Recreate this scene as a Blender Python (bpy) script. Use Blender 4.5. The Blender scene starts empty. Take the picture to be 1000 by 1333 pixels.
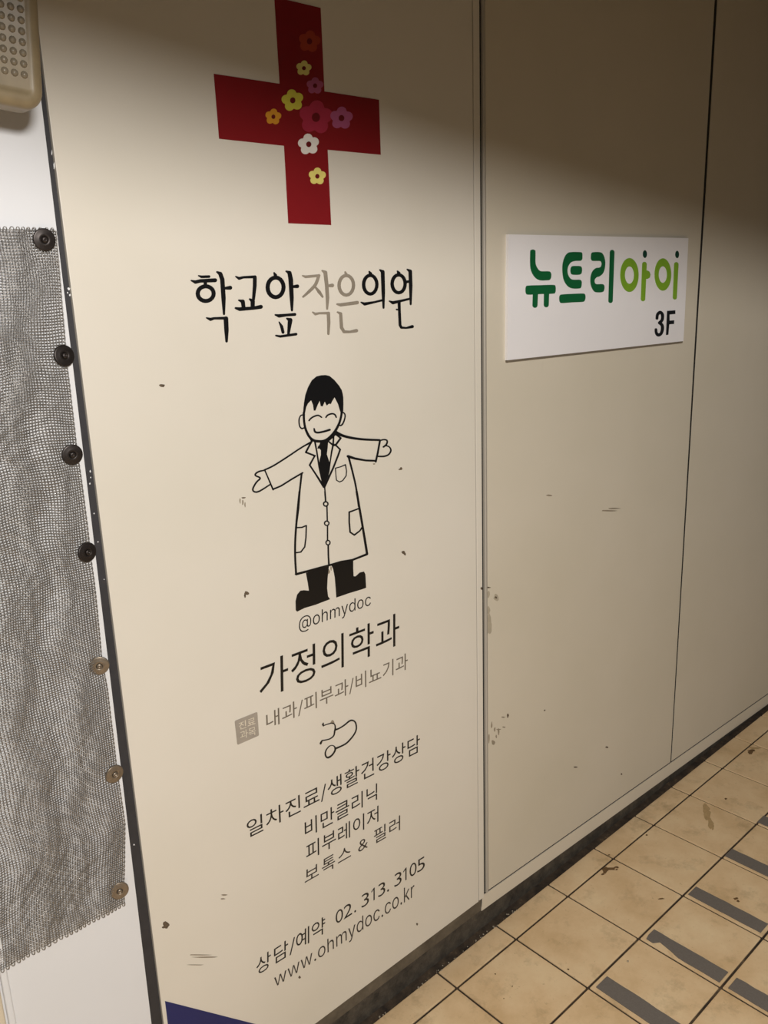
import bpy, bmesh, math, random
import numpy as np
from mathutils import Vector, Matrix
from mathutils.geometry import tessellate_polygon

scene = bpy.context.scene
COL = scene.collection

# ------------------------------------------------------------------ camera
F_PX, YAW, PITCH, ROLL = 1083.14, 0.7296, -0.2565, -0.0362
cam_data = bpy.data.cameras.new('camera')
cam_data.sensor_fit = 'VERTICAL'
cam_data.sensor_height = 24.0
cam_data.lens = F_PX * 24.0 / 1333.0
cam_data.clip_start = 0.02
cam = bpy.data.objects.new('camera', cam_data)
COL.objects.link(cam)
cy, sy, cp, sp = math.cos(YAW), math.sin(YAW), math.cos(PITCH), math.sin(PITCH)
fwd = Vector((sy * cp, cy * cp, sp))
right = Vector((cy, -sy, 0))
up = right.cross(fwd)
r2 = right * math.cos(ROLL) + up * math.sin(ROLL)
u2 = up * math.cos(ROLL) - right * math.sin(ROLL)
M = Matrix((r2, u2, -fwd)).transposed().to_4x4()
M.translation = Vector((0, -1.0968, 1.46))
cam.matrix_world = M
scene.camera = cam

# ------------------------------------------------------------------ world, lamps, exposure
scene.view_settings.view_transform = 'Standard'
scene.view_settings.look = 'None'
scene.view_settings.gamma = 1.0
scene.view_settings.use_curve_mapping = False
scene.view_settings.exposure = 0.0
world = bpy.data.worlds.new('world')
scene.world = world
world.use_nodes = True
world.node_tree.nodes['Background'].inputs['Color'].default_value = (0.84, 0.92, 1.0, 1)
world.node_tree.nodes['Background'].inputs['Strength'].default_value = 0.068

def lamp(name, loc, energy, color, radius):
    d = bpy.data.lights.new(name, 'POINT')
    d.energy = energy; d.color = color; d.shadow_soft_size = radius
    o = bpy.data.objects.new(name, d); o.location = loc
    COL.objects.link(o)
    return o
lamp('ceiling_lamp', (-0.05, -2.05, 2.02), 206, (1.0, 0.97, 0.935), 0.19)

# ------------------------------------------------------------------ data (millimetres on the wall plane)
TITLE = [
["black",[["s",0,0,[1.258,-0.016,-0.109,-1.065],[[640.0,1494.2,1.76],[644.8,1492.6,3.52],[657.0,1492.8,3.52]]],["s",0,0,[1.254,-0.02,-0.11,-1.065],[[627.7,1487.6,2.11],[634.1,1485.5,4.58],[642.2,1487.0,4.58],[666.7,1487.5,5.28]]],["s",0,0,[1.264,-0.023,-0.109,-1.071],[[650.2,1486.1,4.22],[649.7,1480.9,4.58]]],["s",0,1,[1.267,-0.033,-0.11,-1.076],[[662.3,1468.7,5.28],[661.4,1465.5,5.28],[659.2,1462.7,5.28],[656.0,1460.4,5.28],[652.1,1459.1,5.28],[648.0,1458.7,5.28],[644.0,1459.3,5.28],[640.5,1460.9,5.28],[637.8,1463.3,5.28],[636.3,1466.2,5.28],[636.0,1469.4,5.28],[636.9,1472.5,5.28],[639.1,1475.4,5.28],[642.2,1477.6,5.28],[646.0,1478.9,5.28],[650.1,1479.4,5.28],[654.1,1478.8,5.28],[657.7,1477.2,5.28],[660.4,1474.9,5.28],[662.0,1471.9,5.28]]],["s",0,0,[1.302,-0.028,-0.106,-1.088],[[671.1,1499.0,2.46],[676.2,1496.4,5.28],[678.8,1488.2,5.63],[678.3,1462.0,5.63],[676.9,1439.1,2.82]]],["s",0,0,[1.316,-0.028,-0.105,-1.094],[[681.1,1475.9,3.17],[691.1,1476.4,5.28]]],["s",0,0,[1.291,-0.058,-0.109,-1.096],[[647.0,1434.9,1.76],[653.3,1432.5,4.22],[659.2,1433.7,3.17],[680.2,1433.1,3.87]]],["s",0,0,[1.322,-0.071,-0.108,-1.114],[[679.5,1432.4,5.98],[678.9,1415.8,5.63],[677.5,1399.4,3.17]]]]],
["black",[["s",0,0,[1.353,-0.018,-0.102,-1.105],[[702.4,1492.2,1.76],[707.9,1489.5,3.87],[715.6,1491.0,3.17],[736.5,1491.4,3.87]]],["s",0,0,[1.383,-0.029,-0.1,-1.122],[[736.0,1490.9,4.93],[734.7,1478.4,4.93],[730.7,1458.6,3.87]]],["s",0,0,[1.355,-0.045,-0.103,-1.117],[[704.6,1458.0,2.11],[711.3,1456.0,5.28],[712.0,1446.6,4.93]]],["s",0,0,[1.38,-0.045,-0.101,-1.127],[[724.1,1459.0,2.46],[729.1,1456.0,5.63],[728.0,1446.0,5.28]]],["s",0,0,[1.37,-0.051,-0.102,-1.125],[[698.1,1446.8,2.82],[704.9,1445.1,4.93],[729.1,1445.6,4.22],[743.1,1447.1,5.28]]]]],
["black",[["s",0,0,[1.434,-0.016,-0.094,-1.136],[[771.9,1496.8,2.11],[773.9,1493.1,4.58]]],["s",0,1,[1.439,-0.03,-0.095,-1.144],[[787.9,1474.9,5.28],[786.8,1470.4,5.28],[784.3,1466.3,5.28],[780.7,1463.1,5.28],[776.3,1461.1,5.28],[771.6,1460.5,5.28],[767.1,1461.4,5.28],[763.1,1463.6,5.28],[760.1,1466.9,5.28],[758.3,1471.0,5.28],[758.0,1475.5,5.28],[759.1,1480.0,5.28],[761.5,1484.0,5.28],[765.1,1487.2,5.28],[769.4,1489.2,5.28],[774.1,1489.8,5.28],[778.6,1489.1,5.28],[782.7,1486.9,5.28],[785.7,1483.6,5.28],[787.6,1479.5,5.28]]],["s",0,0,[1.479,-0.03,-0.091,-1.16],[[794.8,1498.9,2.11],[800.9,1496.5,5.28],[802.5,1486.3,5.98],[802.2,1458.4,5.28],[801.2,1439.6,2.82]]],["s",0,0,[1.494,-0.031,-0.09,-1.166],[[806.4,1475.6,3.52],[814.4,1476.0,4.93]]],["s",0,0,[1.469,-0.062,-0.094,-1.169],[[769.0,1434.0,2.11],[775.8,1432.2,4.58],[790.0,1432.9,3.52],[806.3,1433.1,3.87]]],["s",0,0,[1.465,-0.075,-0.095,-1.172],[[775.1,1422.9,1.41],[779.2,1416.1,3.87],[781.3,1406.9,3.87]]],["s",0,0,[1.485,-0.073,-0.093,-1.179],[[790.7,1427.4,2.46],[796.5,1424.7,5.98],[791.5,1403.7,3.17]]],["s",0,0,[1.475,-0.085,-0.095,-1.18],[[767.5,1402.6,2.11],[775.6,1400.8,3.17],[806.3,1402.5,3.52]]]]],
["grey",[["s",0,0,[1.532,-0.019,-0.085,-1.176],[[826.0,1491.9,1.76],[831.9,1490.2,3.52],[859.2,1491.7,3.52]]],["s",1,0,[1.543,-0.032,-0.085,-1.185],[[858.7,1491.7,3.87],[850.8,1477.9,4.22],[837.7,1467.8,3.87],[824.8,1459.6,2.46]]],["s",0,0,[1.566,-0.038,-0.083,-1.196],[[849.3,1475.1,2.11],[857.5,1466.3,4.22],[864.0,1458.5,2.46]]],["s",0,0,[1.587,-0.033,-0.081,-1.202],[[866.0,1499.2,2.11],[872.1,1496.3,4.93],[873.8,1475.6,4.58],[874.0,1456.2,4.58],[872.1,1439.2,2.46]]],["s",0,0,[1.6,-0.032,-0.08,-1.206],[[876.3,1475.5,3.17],[885.1,1475.9,4.93]]],["s",0,0,[1.573,-0.064,-0.084,-1.209],[[842.0,1435.1,1.76],[847.5,1432.0,3.52],[855.1,1433.0,2.82],[875.0,1432.4,3.52]]],["s",0,0,[1.607,-0.078,-0.082,-1.227],[[874.2,1432.1,4.22],[874.0,1417.2,4.22],[872.0,1399.1,2.82]]]]],
["grey",[["s",0,0,[1.647,-0.017,-0.074,-1.218],[[914.0,1496.7,2.11],[915.6,1493.2,3.87]]],["s",0,1,[1.653,-0.032,-0.074,-1.226],[[930.8,1475.2,4.22],[929.7,1470.4,4.22],[927.2,1466.0,4.22],[923.5,1462.6,4.22],[919.0,1460.5,4.22],[914.1,1459.8,4.22],[909.3,1460.7,4.22],[905.1,1463.1,4.22],[901.9,1466.6,4.22],[900.0,1471.0,4.22],[899.6,1475.9,4.22],[900.6,1480.6,4.22],[903.1,1484.9,4.22],[906.7,1488.3,4.22],[911.2,1490.5,4.22],[916.0,1491.2,4.22],[920.8,1490.4,4.22],[925.0,1488.1,4.22],[928.3,1484.6,4.22],[930.3,1480.1,4.22]]],["s",0,0,[1.655,-0.056,-0.075,-1.236],[[893.8,1445.9,2.46],[901.0,1444.6,4.22],[937.3,1447.0,4.58]]],["s",0,0,[1.662,-0.082,-0.076,-1.248],[[893.7,1433.1,2.11],[900.1,1430.4,3.87],[900.6,1407.9,4.22],[905.5,1400.8,3.87],[918.3,1399.9,3.17],[932.7,1401.1,4.58]]]]],
["black",[["s",0,0,[1.73,-0.018,-0.066,-1.248],[[966.9,1496.8,2.11],[969.2,1493.4,4.58]]],["s",0,1,[1.736,-0.033,-0.066,-1.256],[[983.1,1475.2,4.4],[982.1,1470.5,4.4],[979.7,1466.2,4.4],[976.2,1462.9,4.4],[971.9,1460.8,4.4],[967.2,1460.2,4.4],[962.6,1461.1,4.4],[958.5,1463.4,4.4],[955.4,1466.8,4.4],[953.5,1471.1,4.4],[953.1,1475.8,4.4],[954.0,1480.5,4.4],[956.4,1484.7,4.4],[959.8,1488.0,4.4],[964.1,1490.1,4.4],[968.8,1490.8,4.4],[973.4,1490.0,4.4],[977.5,1487.7,4.4],[980.6,1484.3,4.4],[982.6,1480.0,4.4]]],["s",0,0,[1.745,-0.056,-0.066,-1.268],[[946.0,1447.1,1.76],[953.6,1444.2,4.22],[976.0,1446.5,2.82],[997.5,1449.6,2.82]]],["s",0,0,[1.781,-0.035,-0.061,-1.273],[[991.3,1499.2,2.11],[997.4,1496.1,4.93],[997.2,1462.9,4.58],[996.5,1436.2,2.46]]]]],
["black",[["s",0,0,[1.836,-0.018,-0.054,-1.286],[[1032.4,1496.8,2.11],[1035.2,1493.5,4.58]]],["s",0,1,[1.843,-0.034,-0.054,-1.294],[[1049.9,1475.4,4.4],[1048.9,1470.7,4.4],[1046.5,1466.5,4.4],[1042.9,1463.2,4.4],[1038.4,1461.2,4.4],[1033.5,1460.6,4.4],[1028.7,1461.4,4.4],[1024.5,1463.7,4.4],[1021.2,1467.1,4.4],[1019.2,1471.3,4.4],[1018.6,1476.0,4.4],[1019.6,1480.6,4.4],[1022.0,1484.8,4.4],[1025.5,1488.0,4.4],[1029.9,1490.1,4.4],[1034.8,1490.8,4.4],[1039.6,1490.0,4.4],[1043.9,1487.8,4.4],[1047.2,1484.4,4.4],[1049.3,1480.1,4.4]]],["s",0,0,[1.879,-0.032,-0.05,-1.306],[[1051.5,1478.7,3.52],[1062.1,1479.2,3.52]]],["s",0,0,[1.887,-0.033,-0.05,-1.309],[[1056.2,1499.5,2.11],[1063.0,1496.5,4.58],[1063.3,1471.8,4.58],[1062.1,1440.1,2.46]]],["s",0,0,[1.85,-0.058,-0.055,-1.306],[[1010.9,1447.1,1.76],[1019.0,1444.1,4.22],[1039.8,1446.8,3.17],[1061.0,1449.7,2.82]]],["s",0,0,[1.876,-0.086,-0.054,-1.325],[[1033.8,1445.3,3.87],[1034.0,1430.6,3.52],[1034.5,1405.2,3.52],[1037.3,1400.8,3.17],[1049.9,1399.5,2.46],[1064.6,1401.1,4.22]]],["s",0,0,[1.852,-0.07,-0.055,-1.311],[[1027.3,1432.3,2.11],[1034.7,1431.6,2.11]]]]]]
DOCTOR = [
["hair",[["p",0,[[810.9,1275.5],[812.4,1284.1],[814.3,1292.7],[817.8,1304.9],[824.2,1316.7],[832.8,1327.1],[842.7,1332.5],[852.4,1333.5],[862.1,1333.0],[870.1,1330.6],[879.5,1323.4],[888.8,1313.5],[895.0,1304.5],[897.3,1292.6],[896.9,1280.9],[895.8,1269.3],[891.6,1264.5],[888.6,1270.8],[885.2,1282.2],[878.4,1294.4],[873.1,1288.8],[869.5,1284.0],[865.4,1285.1],[861.1,1282.4],[858.9,1285.8],[857.2,1289.9],[852.1,1282.1],[848.1,1283.2],[846.7,1292.3],[841.9,1285.8],[836.4,1276.9],[833.2,1277.3],[832.3,1286.9],[828.9,1294.9],[822.3,1290.6],[817.9,1284.8],[814.4,1273.8]]]]],
["face",[["s",1,0,[1.62,-0.214,-0.088,-1.284],[[812.5,1275.9,2.93],[812.0,1262.7,2.68],[814.4,1248.4,2.93],[821.4,1234.7,3.17],[830.5,1227.6,3.42],[841.7,1224.7,3.42],[853.1,1224.4,3.42],[863.3,1228.2,3.42],[875.6,1237.0,3.42],[885.6,1249.5,2.93],[890.5,1260.7,2.68],[892.3,1267.7,3.17]]],["s",1,0,[1.592,-0.197,-0.09,-1.268],[[822.1,1262.1,1.71],[828.5,1266.4,1.95],[840.7,1268.6,1.95],[848.5,1264.3,1.71]]],["s",1,0,[1.646,-0.2,-0.084,-1.289],[[857.7,1263.2,1.71],[862.5,1266.7,1.95],[871.7,1267.6,1.95],[877.4,1264.9,1.95],[879.6,1260.5,1.71]]],["s",1,0,[1.613,-0.216,-0.089,-1.283],[[831.6,1247.4,1.71],[833.1,1242.1,2.44],[839.5,1239.9,2.44],[852.5,1240.1,2.44],[864.2,1241.3,2.68]]]]],
["ear",[["s",1,0,[1.55,-0.197,-0.094,-1.252],[[810.0,1273.1,1.71],[805.2,1271.8,1.46],[801.9,1265.3,1.71],[802.4,1255.7,1.71],[806.4,1251.0,1.95],[810.7,1251.5,1.71]]]]],
["ear",[["s",1,0,[1.686,-0.211,-0.081,-1.307],[[894.7,1267.4,1.71],[898.9,1263.6,1.71],[898.8,1257.1,1.71],[894.0,1248.4,1.95],[889.2,1245.4,1.95],[884.6,1246.4,1.46]]]]],
["hand",[["s",1,0,[1.44,-0.253,-0.108,-1.233],[[728.6,1194.1,1.76],[718.9,1194.2,2.05],[711.7,1192.0,2.05],[710.5,1188.6,2.05],[718.8,1183.0,2.05],[710.7,1177.2,2.05],[703.5,1168.0,2.05],[706.5,1162.9,2.05],[716.1,1162.4,2.05],[737.2,1169.5,1.76]]]]],
["hand",[["s",1,0,[1.853,-0.266,-0.066,-1.386],[[976.8,1206.8,1.71],[987.1,1207.1,1.95],[994.4,1203.9,1.95],[992.2,1197.6,2.2],[984.9,1194.1,2.2]]],["s",1,0,[1.865,-0.283,-0.065,-1.396],[[991.8,1195.6,1.71],[999.5,1191.6,1.71],[1002.6,1184.8,1.95],[997.0,1178.6,1.95],[985.6,1176.9,2.2],[969.9,1179.3,1.95]]]]],
["coat",[["s",1,0,[1.518,-0.236,-0.099,-1.255],[[825.3,1226.4,2.34],[802.8,1219.6,2.05],[774.0,1208.7,2.05],[745.9,1198.8,2.05],[727.7,1194.7,2.05]]],["s",0,0,[1.467,-0.256,-0.106,-1.244],[[728.6,1194.1,1.76],[733.7,1181.2,1.76],[741.8,1159.9,2.05]]],["s",0,0,[1.523,-0.269,-0.101,-1.27],[[741.8,1160.7,2.05],[757.5,1163.2,2.05],[780.3,1170.8,2.05],[802.7,1177.5,2.05]]],["s",0,0,[1.565,-0.299,-0.098,-1.298],[[800.6,1176.6,2.34],[794.7,1149.4,2.2],[789.5,1118.8,2.34],[784.0,1096.1,2.34]]],["s",1,0,[1.568,-0.349,-0.101,-1.318],[[793.9,1147.0,2.49],[786.2,1108.9,2.49],[779.5,1070.4,2.49],[776.6,1038.7,2.49],[776.2,1007.7,2.49]]],["s",0,0,[1.707,-0.424,-0.09,-1.396],[[776.1,1006.9,2.93],[801.9,1006.1,2.64],[829.8,1005.7,2.34],[846.1,1005.0,2.34],[875.3,1004.6,2.64],[900.7,1001.8,2.64],[920.4,1003.1,2.64],[934.4,1004.1,2.93]]],["s",1,0,[1.75,-0.308,-0.079,-1.366],[[902.5,1189.8,2.44],[910.3,1159.9,2.2],[916.6,1131.2,2.2],[920.9,1096.8,2.44]]],["s",0,0,[1.797,-0.383,-0.078,-1.411],[[917.5,1124.1,2.64],[921.4,1098.1,2.64],[927.0,1062.9,2.64],[932.6,1025.4,2.93],[935.5,1004.7,2.93]]],["s",1,0,[1.736,-0.242,-0.077,-1.336],[[876.3,1235.6,4.15],[891.9,1227.5,3.42],[912.1,1220.7,3.17],[940.0,1214.1,2.93],[976.0,1207.9,2.68]]],["s",0,0,[1.831,-0.278,-0.069,-1.382],[[976.8,1206.8,2.2],[970.2,1184.8,2.2],[964.9,1170.3,2.2]]],["s",0,0,[1.768,-0.279,-0.076,-1.361],[[901.6,1189.9,3.42],[917.0,1183.7,2.93],[941.5,1176.4,2.44],[965.0,1172.0,2.44]]],["s",0,0,[1.586,-0.237,-0.093,-1.281],[[825.0,1227.4,2.42],[817.9,1218.5,1.98],[811.6,1210.7,2.2],[829.8,1202.1,2.2]]],["s",0,0,[1.611,-0.27,-0.092,-1.303],[[828.9,1201.1,1.76],[817.9,1188.1,1.98],[829.7,1170.2,1.98],[845.1,1145.9,2.86]]],["s",0,0,[1.671,-0.238,-0.084,-1.312],[[877.1,1231.8,2.42],[887.2,1223.9,2.2],[875.9,1214.1,2.2],[869.9,1214.4,3.07]]],["s",0,0,[1.666,-0.266,-0.086,-1.321],[[868.5,1215.2,2.2],[875.9,1212.9,1.98],[884.8,1204.4,1.98],[879.3,1194.4,1.98],[867.3,1174.7,1.98],[852.4,1154.3,2.42],[846.1,1145.8,2.86]]],["s",0,0,[1.649,-0.306,-0.09,-1.33],[[846.8,1144.4,1.54],[847.2,1137.1,1.32],[847.5,1126.1,1.32]]],["s",0,0,[1.651,-0.313,-0.09,-1.334],[[846.9,1137.2,1.76],[847.3,1119.2,1.76]]],["s",0,0,[1.663,-0.34,-0.09,-1.348],[[849.5,1111.0,1.46],[848.6,1084.6,1.46]]],["s",0,0,[1.671,-0.369,-0.091,-1.362],[[848.5,1076.7,1.46],[846.7,1050.2,1.46]]],["s",0,0,[1.683,-0.405,-0.092,-1.38],[[847.6,1041.7,1.76],[846.8,1021.7,1.76],[846.9,1004.8,2.05]]]]],
["button",[["s",0,1,[1.656,-0.324,-0.09,-1.34],[[852.2,1114.5,1.76],[851.9,1113.4,1.76],[851.1,1112.4,1.76],[850.0,1111.8,1.76],[848.7,1111.5,1.76],[847.2,1111.6,1.76],[845.7,1112.1,1.76],[844.4,1112.9,1.76],[843.4,1114.0,1.76],[842.8,1115.2,1.76],[842.7,1116.4,1.76],[843.0,1117.5,1.76],[843.7,1118.5,1.76],[844.8,1119.1,1.76],[846.2,1119.4,1.76],[847.7,1119.3,1.76],[849.1,1118.9,1.76],[850.4,1118.0,1.76],[851.4,1117.0,1.76],[852.0,1115.8,1.76]]]]],
["button",[["s",0,1,[1.666,-0.354,-0.091,-1.355],[[852.1,1080.1,1.61],[851.8,1078.9,1.61],[851.1,1078.0,1.61],[849.9,1077.3,1.61],[848.6,1077.0,1.61],[847.1,1077.2,1.61],[845.6,1077.7,1.61],[844.3,1078.5,1.61],[843.3,1079.6,1.61],[842.7,1080.8,1.61],[842.5,1082.1,1.61],[842.9,1083.2,1.61],[843.6,1084.2,1.61],[844.7,1084.8,1.61],[846.1,1085.1,1.61],[847.6,1085.0,1.61],[849.1,1084.5,1.61],[850.4,1083.6,1.61],[851.4,1082.5,1.61],[852.0,1081.3,1.61]]]]],
["button",[["s",0,1,[1.677,-0.385,-0.091,-1.37],[[852.3,1045.1,1.61],[852.0,1043.9,1.61],[851.3,1043.0,1.61],[850.2,1042.3,1.61],[849.0,1042.1,1.61],[847.6,1042.2,1.61],[846.2,1042.7,1.61],[845.0,1043.5,1.61],[844.1,1044.6,1.61],[843.6,1045.9,1.61],[843.4,1047.1,1.61],[843.7,1048.3,1.61],[844.4,1049.3,1.61],[845.5,1049.9,1.61],[846.7,1050.2,1.61],[848.1,1050.1,1.61],[849.5,1049.6,1.61],[850.7,1048.7,1.61],[851.6,1047.6,1.61],[852.1,1046.4,1.61]]]]],
["pocket",[["s",0,0,[1.697,-0.288,-0.084,-1.34],[[872.6,1173.8,1.32],[884.1,1174.3,1.32],[895.1,1176.2,1.54],[896.8,1164.9,1.32],[895.5,1156.5,1.32],[887.2,1149.4,1.32],[880.2,1148.2,1.32],[873.5,1152.4,1.32],[872.7,1162.9,1.1],[872.6,1173.8,1.32]]]]],
["pocket",[["s",0,0,[1.586,-0.358,-0.099,-1.328],[[784.6,1086.9,1.76],[794.0,1085.2,1.76],[803.8,1086.3,1.76],[801.3,1065.4,1.76],[797.6,1050.0,1.76],[788.9,1043.1,1.76],[779.4,1044.2,1.76]]]]],
["pocket",[["s",0,0,[1.769,-0.377,-0.081,-1.399],[[920.0,1092.5,1.76],[898.5,1090.6,2.05],[897.4,1072.6,2.05],[898.4,1053.8,2.05],[907.7,1046.6,2.05],[920.9,1051.4,1.76],[927.8,1057.6,2.05]]]]],
["shirt",[["s",0,0,[1.616,-0.257,-0.091,-1.3],[[831.5,1227.0,2.2],[834.6,1208.4,1.98],[837.8,1180.7,1.98],[843.4,1154.7,2.42]]],["s",0,0,[1.659,-0.253,-0.086,-1.313],[[872.4,1230.1,1.98],[869.9,1213.8,2.2],[866.2,1203.6,1.98],[862.1,1187.5,1.54],[857.9,1169.0,1.32]]],["s",0,0,[1.65,-0.238,-0.086,-1.304],[[859.2,1223.1,1.98],[868.5,1215.2,2.2]]],["s",1,0,[1.624,-0.229,-0.088,-1.291],[[824.5,1229.8,2.86],[836.5,1225.9,3.29],[857.0,1223.4,3.29],[875.7,1233.2,3.95]]]]],
["tie",[["p",0,[[843.8,1224.7],[859.9,1222.4],[857.6,1209.7],[855.5,1200.5],[859.2,1189.2],[861.8,1182.8],[859.5,1171.1],[855.0,1159.9],[849.8,1148.7],[845.6,1143.4],[843.1,1149.9],[839.9,1168.5],[838.2,1186.6],[839.4,1192.9],[842.9,1201.3],[843.5,1209.4],[840.0,1212.9],[836.4,1212.9],[837.3,1216.2],[841.2,1219.2]]]]],
["leg",[["p",0,[[796.8,1003.8],[847.1,1004.5],[842.6,982.7],[840.3,964.5],[841.4,948.8],[845.5,942.5],[831.6,942.1],[813.2,941.3],[789.2,942.2],[773.3,940.1],[770.7,943.4],[771.6,959.9],[775.7,970.4],[782.9,975.4],[790.6,974.3],[800.8,970.5],[799.4,985.7]]]]],
["leg",[["p",0,[[852.3,1004.1],[902.5,1001.9],[901.5,985.7],[901.5,970.8],[906.4,969.2],[916.6,974.0],[926.5,973.2],[929.5,967.1],[929.9,941.2],[921.4,940.8],[888.5,941.8],[867.1,941.6],[859.7,941.6],[859.4,959.4],[858.6,980.3],[855.9,996.3]]]]]]
STETH = [
["earpiece",[["s",0,0,[1.722,-0.689,-0.102,-1.501],[[814.9,712.6,1.25],[813.7,709.8,2.51],[814.5,707.2,1.79]]]]],
["earpiece",[["s",0,0,[1.721,-0.718,-0.104,-1.512],[[809.5,679.5,1.43],[807.7,677.2,2.33],[805.8,675.1,2.51]]]]],
["tube",[["s",1,0,[1.751,-0.712,-0.1,-1.519],[[815.7,707.4,1.08],[825.6,706.5,1.25],[835.5,704.4,1.43],[840.2,699.4,1.43],[841.3,692.8,1.79],[839.4,686.0,1.97],[836.7,678.3,1.61],[827.8,675.7,1.43],[817.9,677.3,1.43],[809.5,679.5,1.61]]],["s",1,0,[1.819,-0.74,-0.094,-1.552],[[841.0,688.5,2.15],[850.4,687.8,1.61],[862.3,689.3,1.61],[874.4,692.7,1.79],[881.8,691.7,1.97],[888.3,686.0,1.97],[891.1,676.5,1.79],[889.5,666.9,1.61],[881.4,658.6,1.61],[865.9,651.0,1.79],[851.0,650.2,1.79],[838.6,651.0,2.33]]]]],
["chestpiece",[["s",1,1,[1.76,-0.751,-0.101,-1.537],[[831.2,660.7,1.08],[824.7,661.3,1.25],[818.0,657.2,1.43],[815.0,651.0,1.79],[817.0,643.1,2.15],[821.9,639.8,2.33],[829.9,640.8,1.97],[836.0,645.1,1.97],[838.5,649.8,2.15],[836.7,656.2,1.61]]]]]]
CROSS = [
["p",0,[[804.0,1880.0],[889.0,1880.6],[888.5,1765.3],[1002.1,1766.3],[1002.0,1682.8],[889.3,1681.7],[889.1,1569.4],[804.4,1569.9],[805.3,1680.6],[692.4,1680.7],[692.0,1764.4],[804.2,1765.6]]]]
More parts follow.
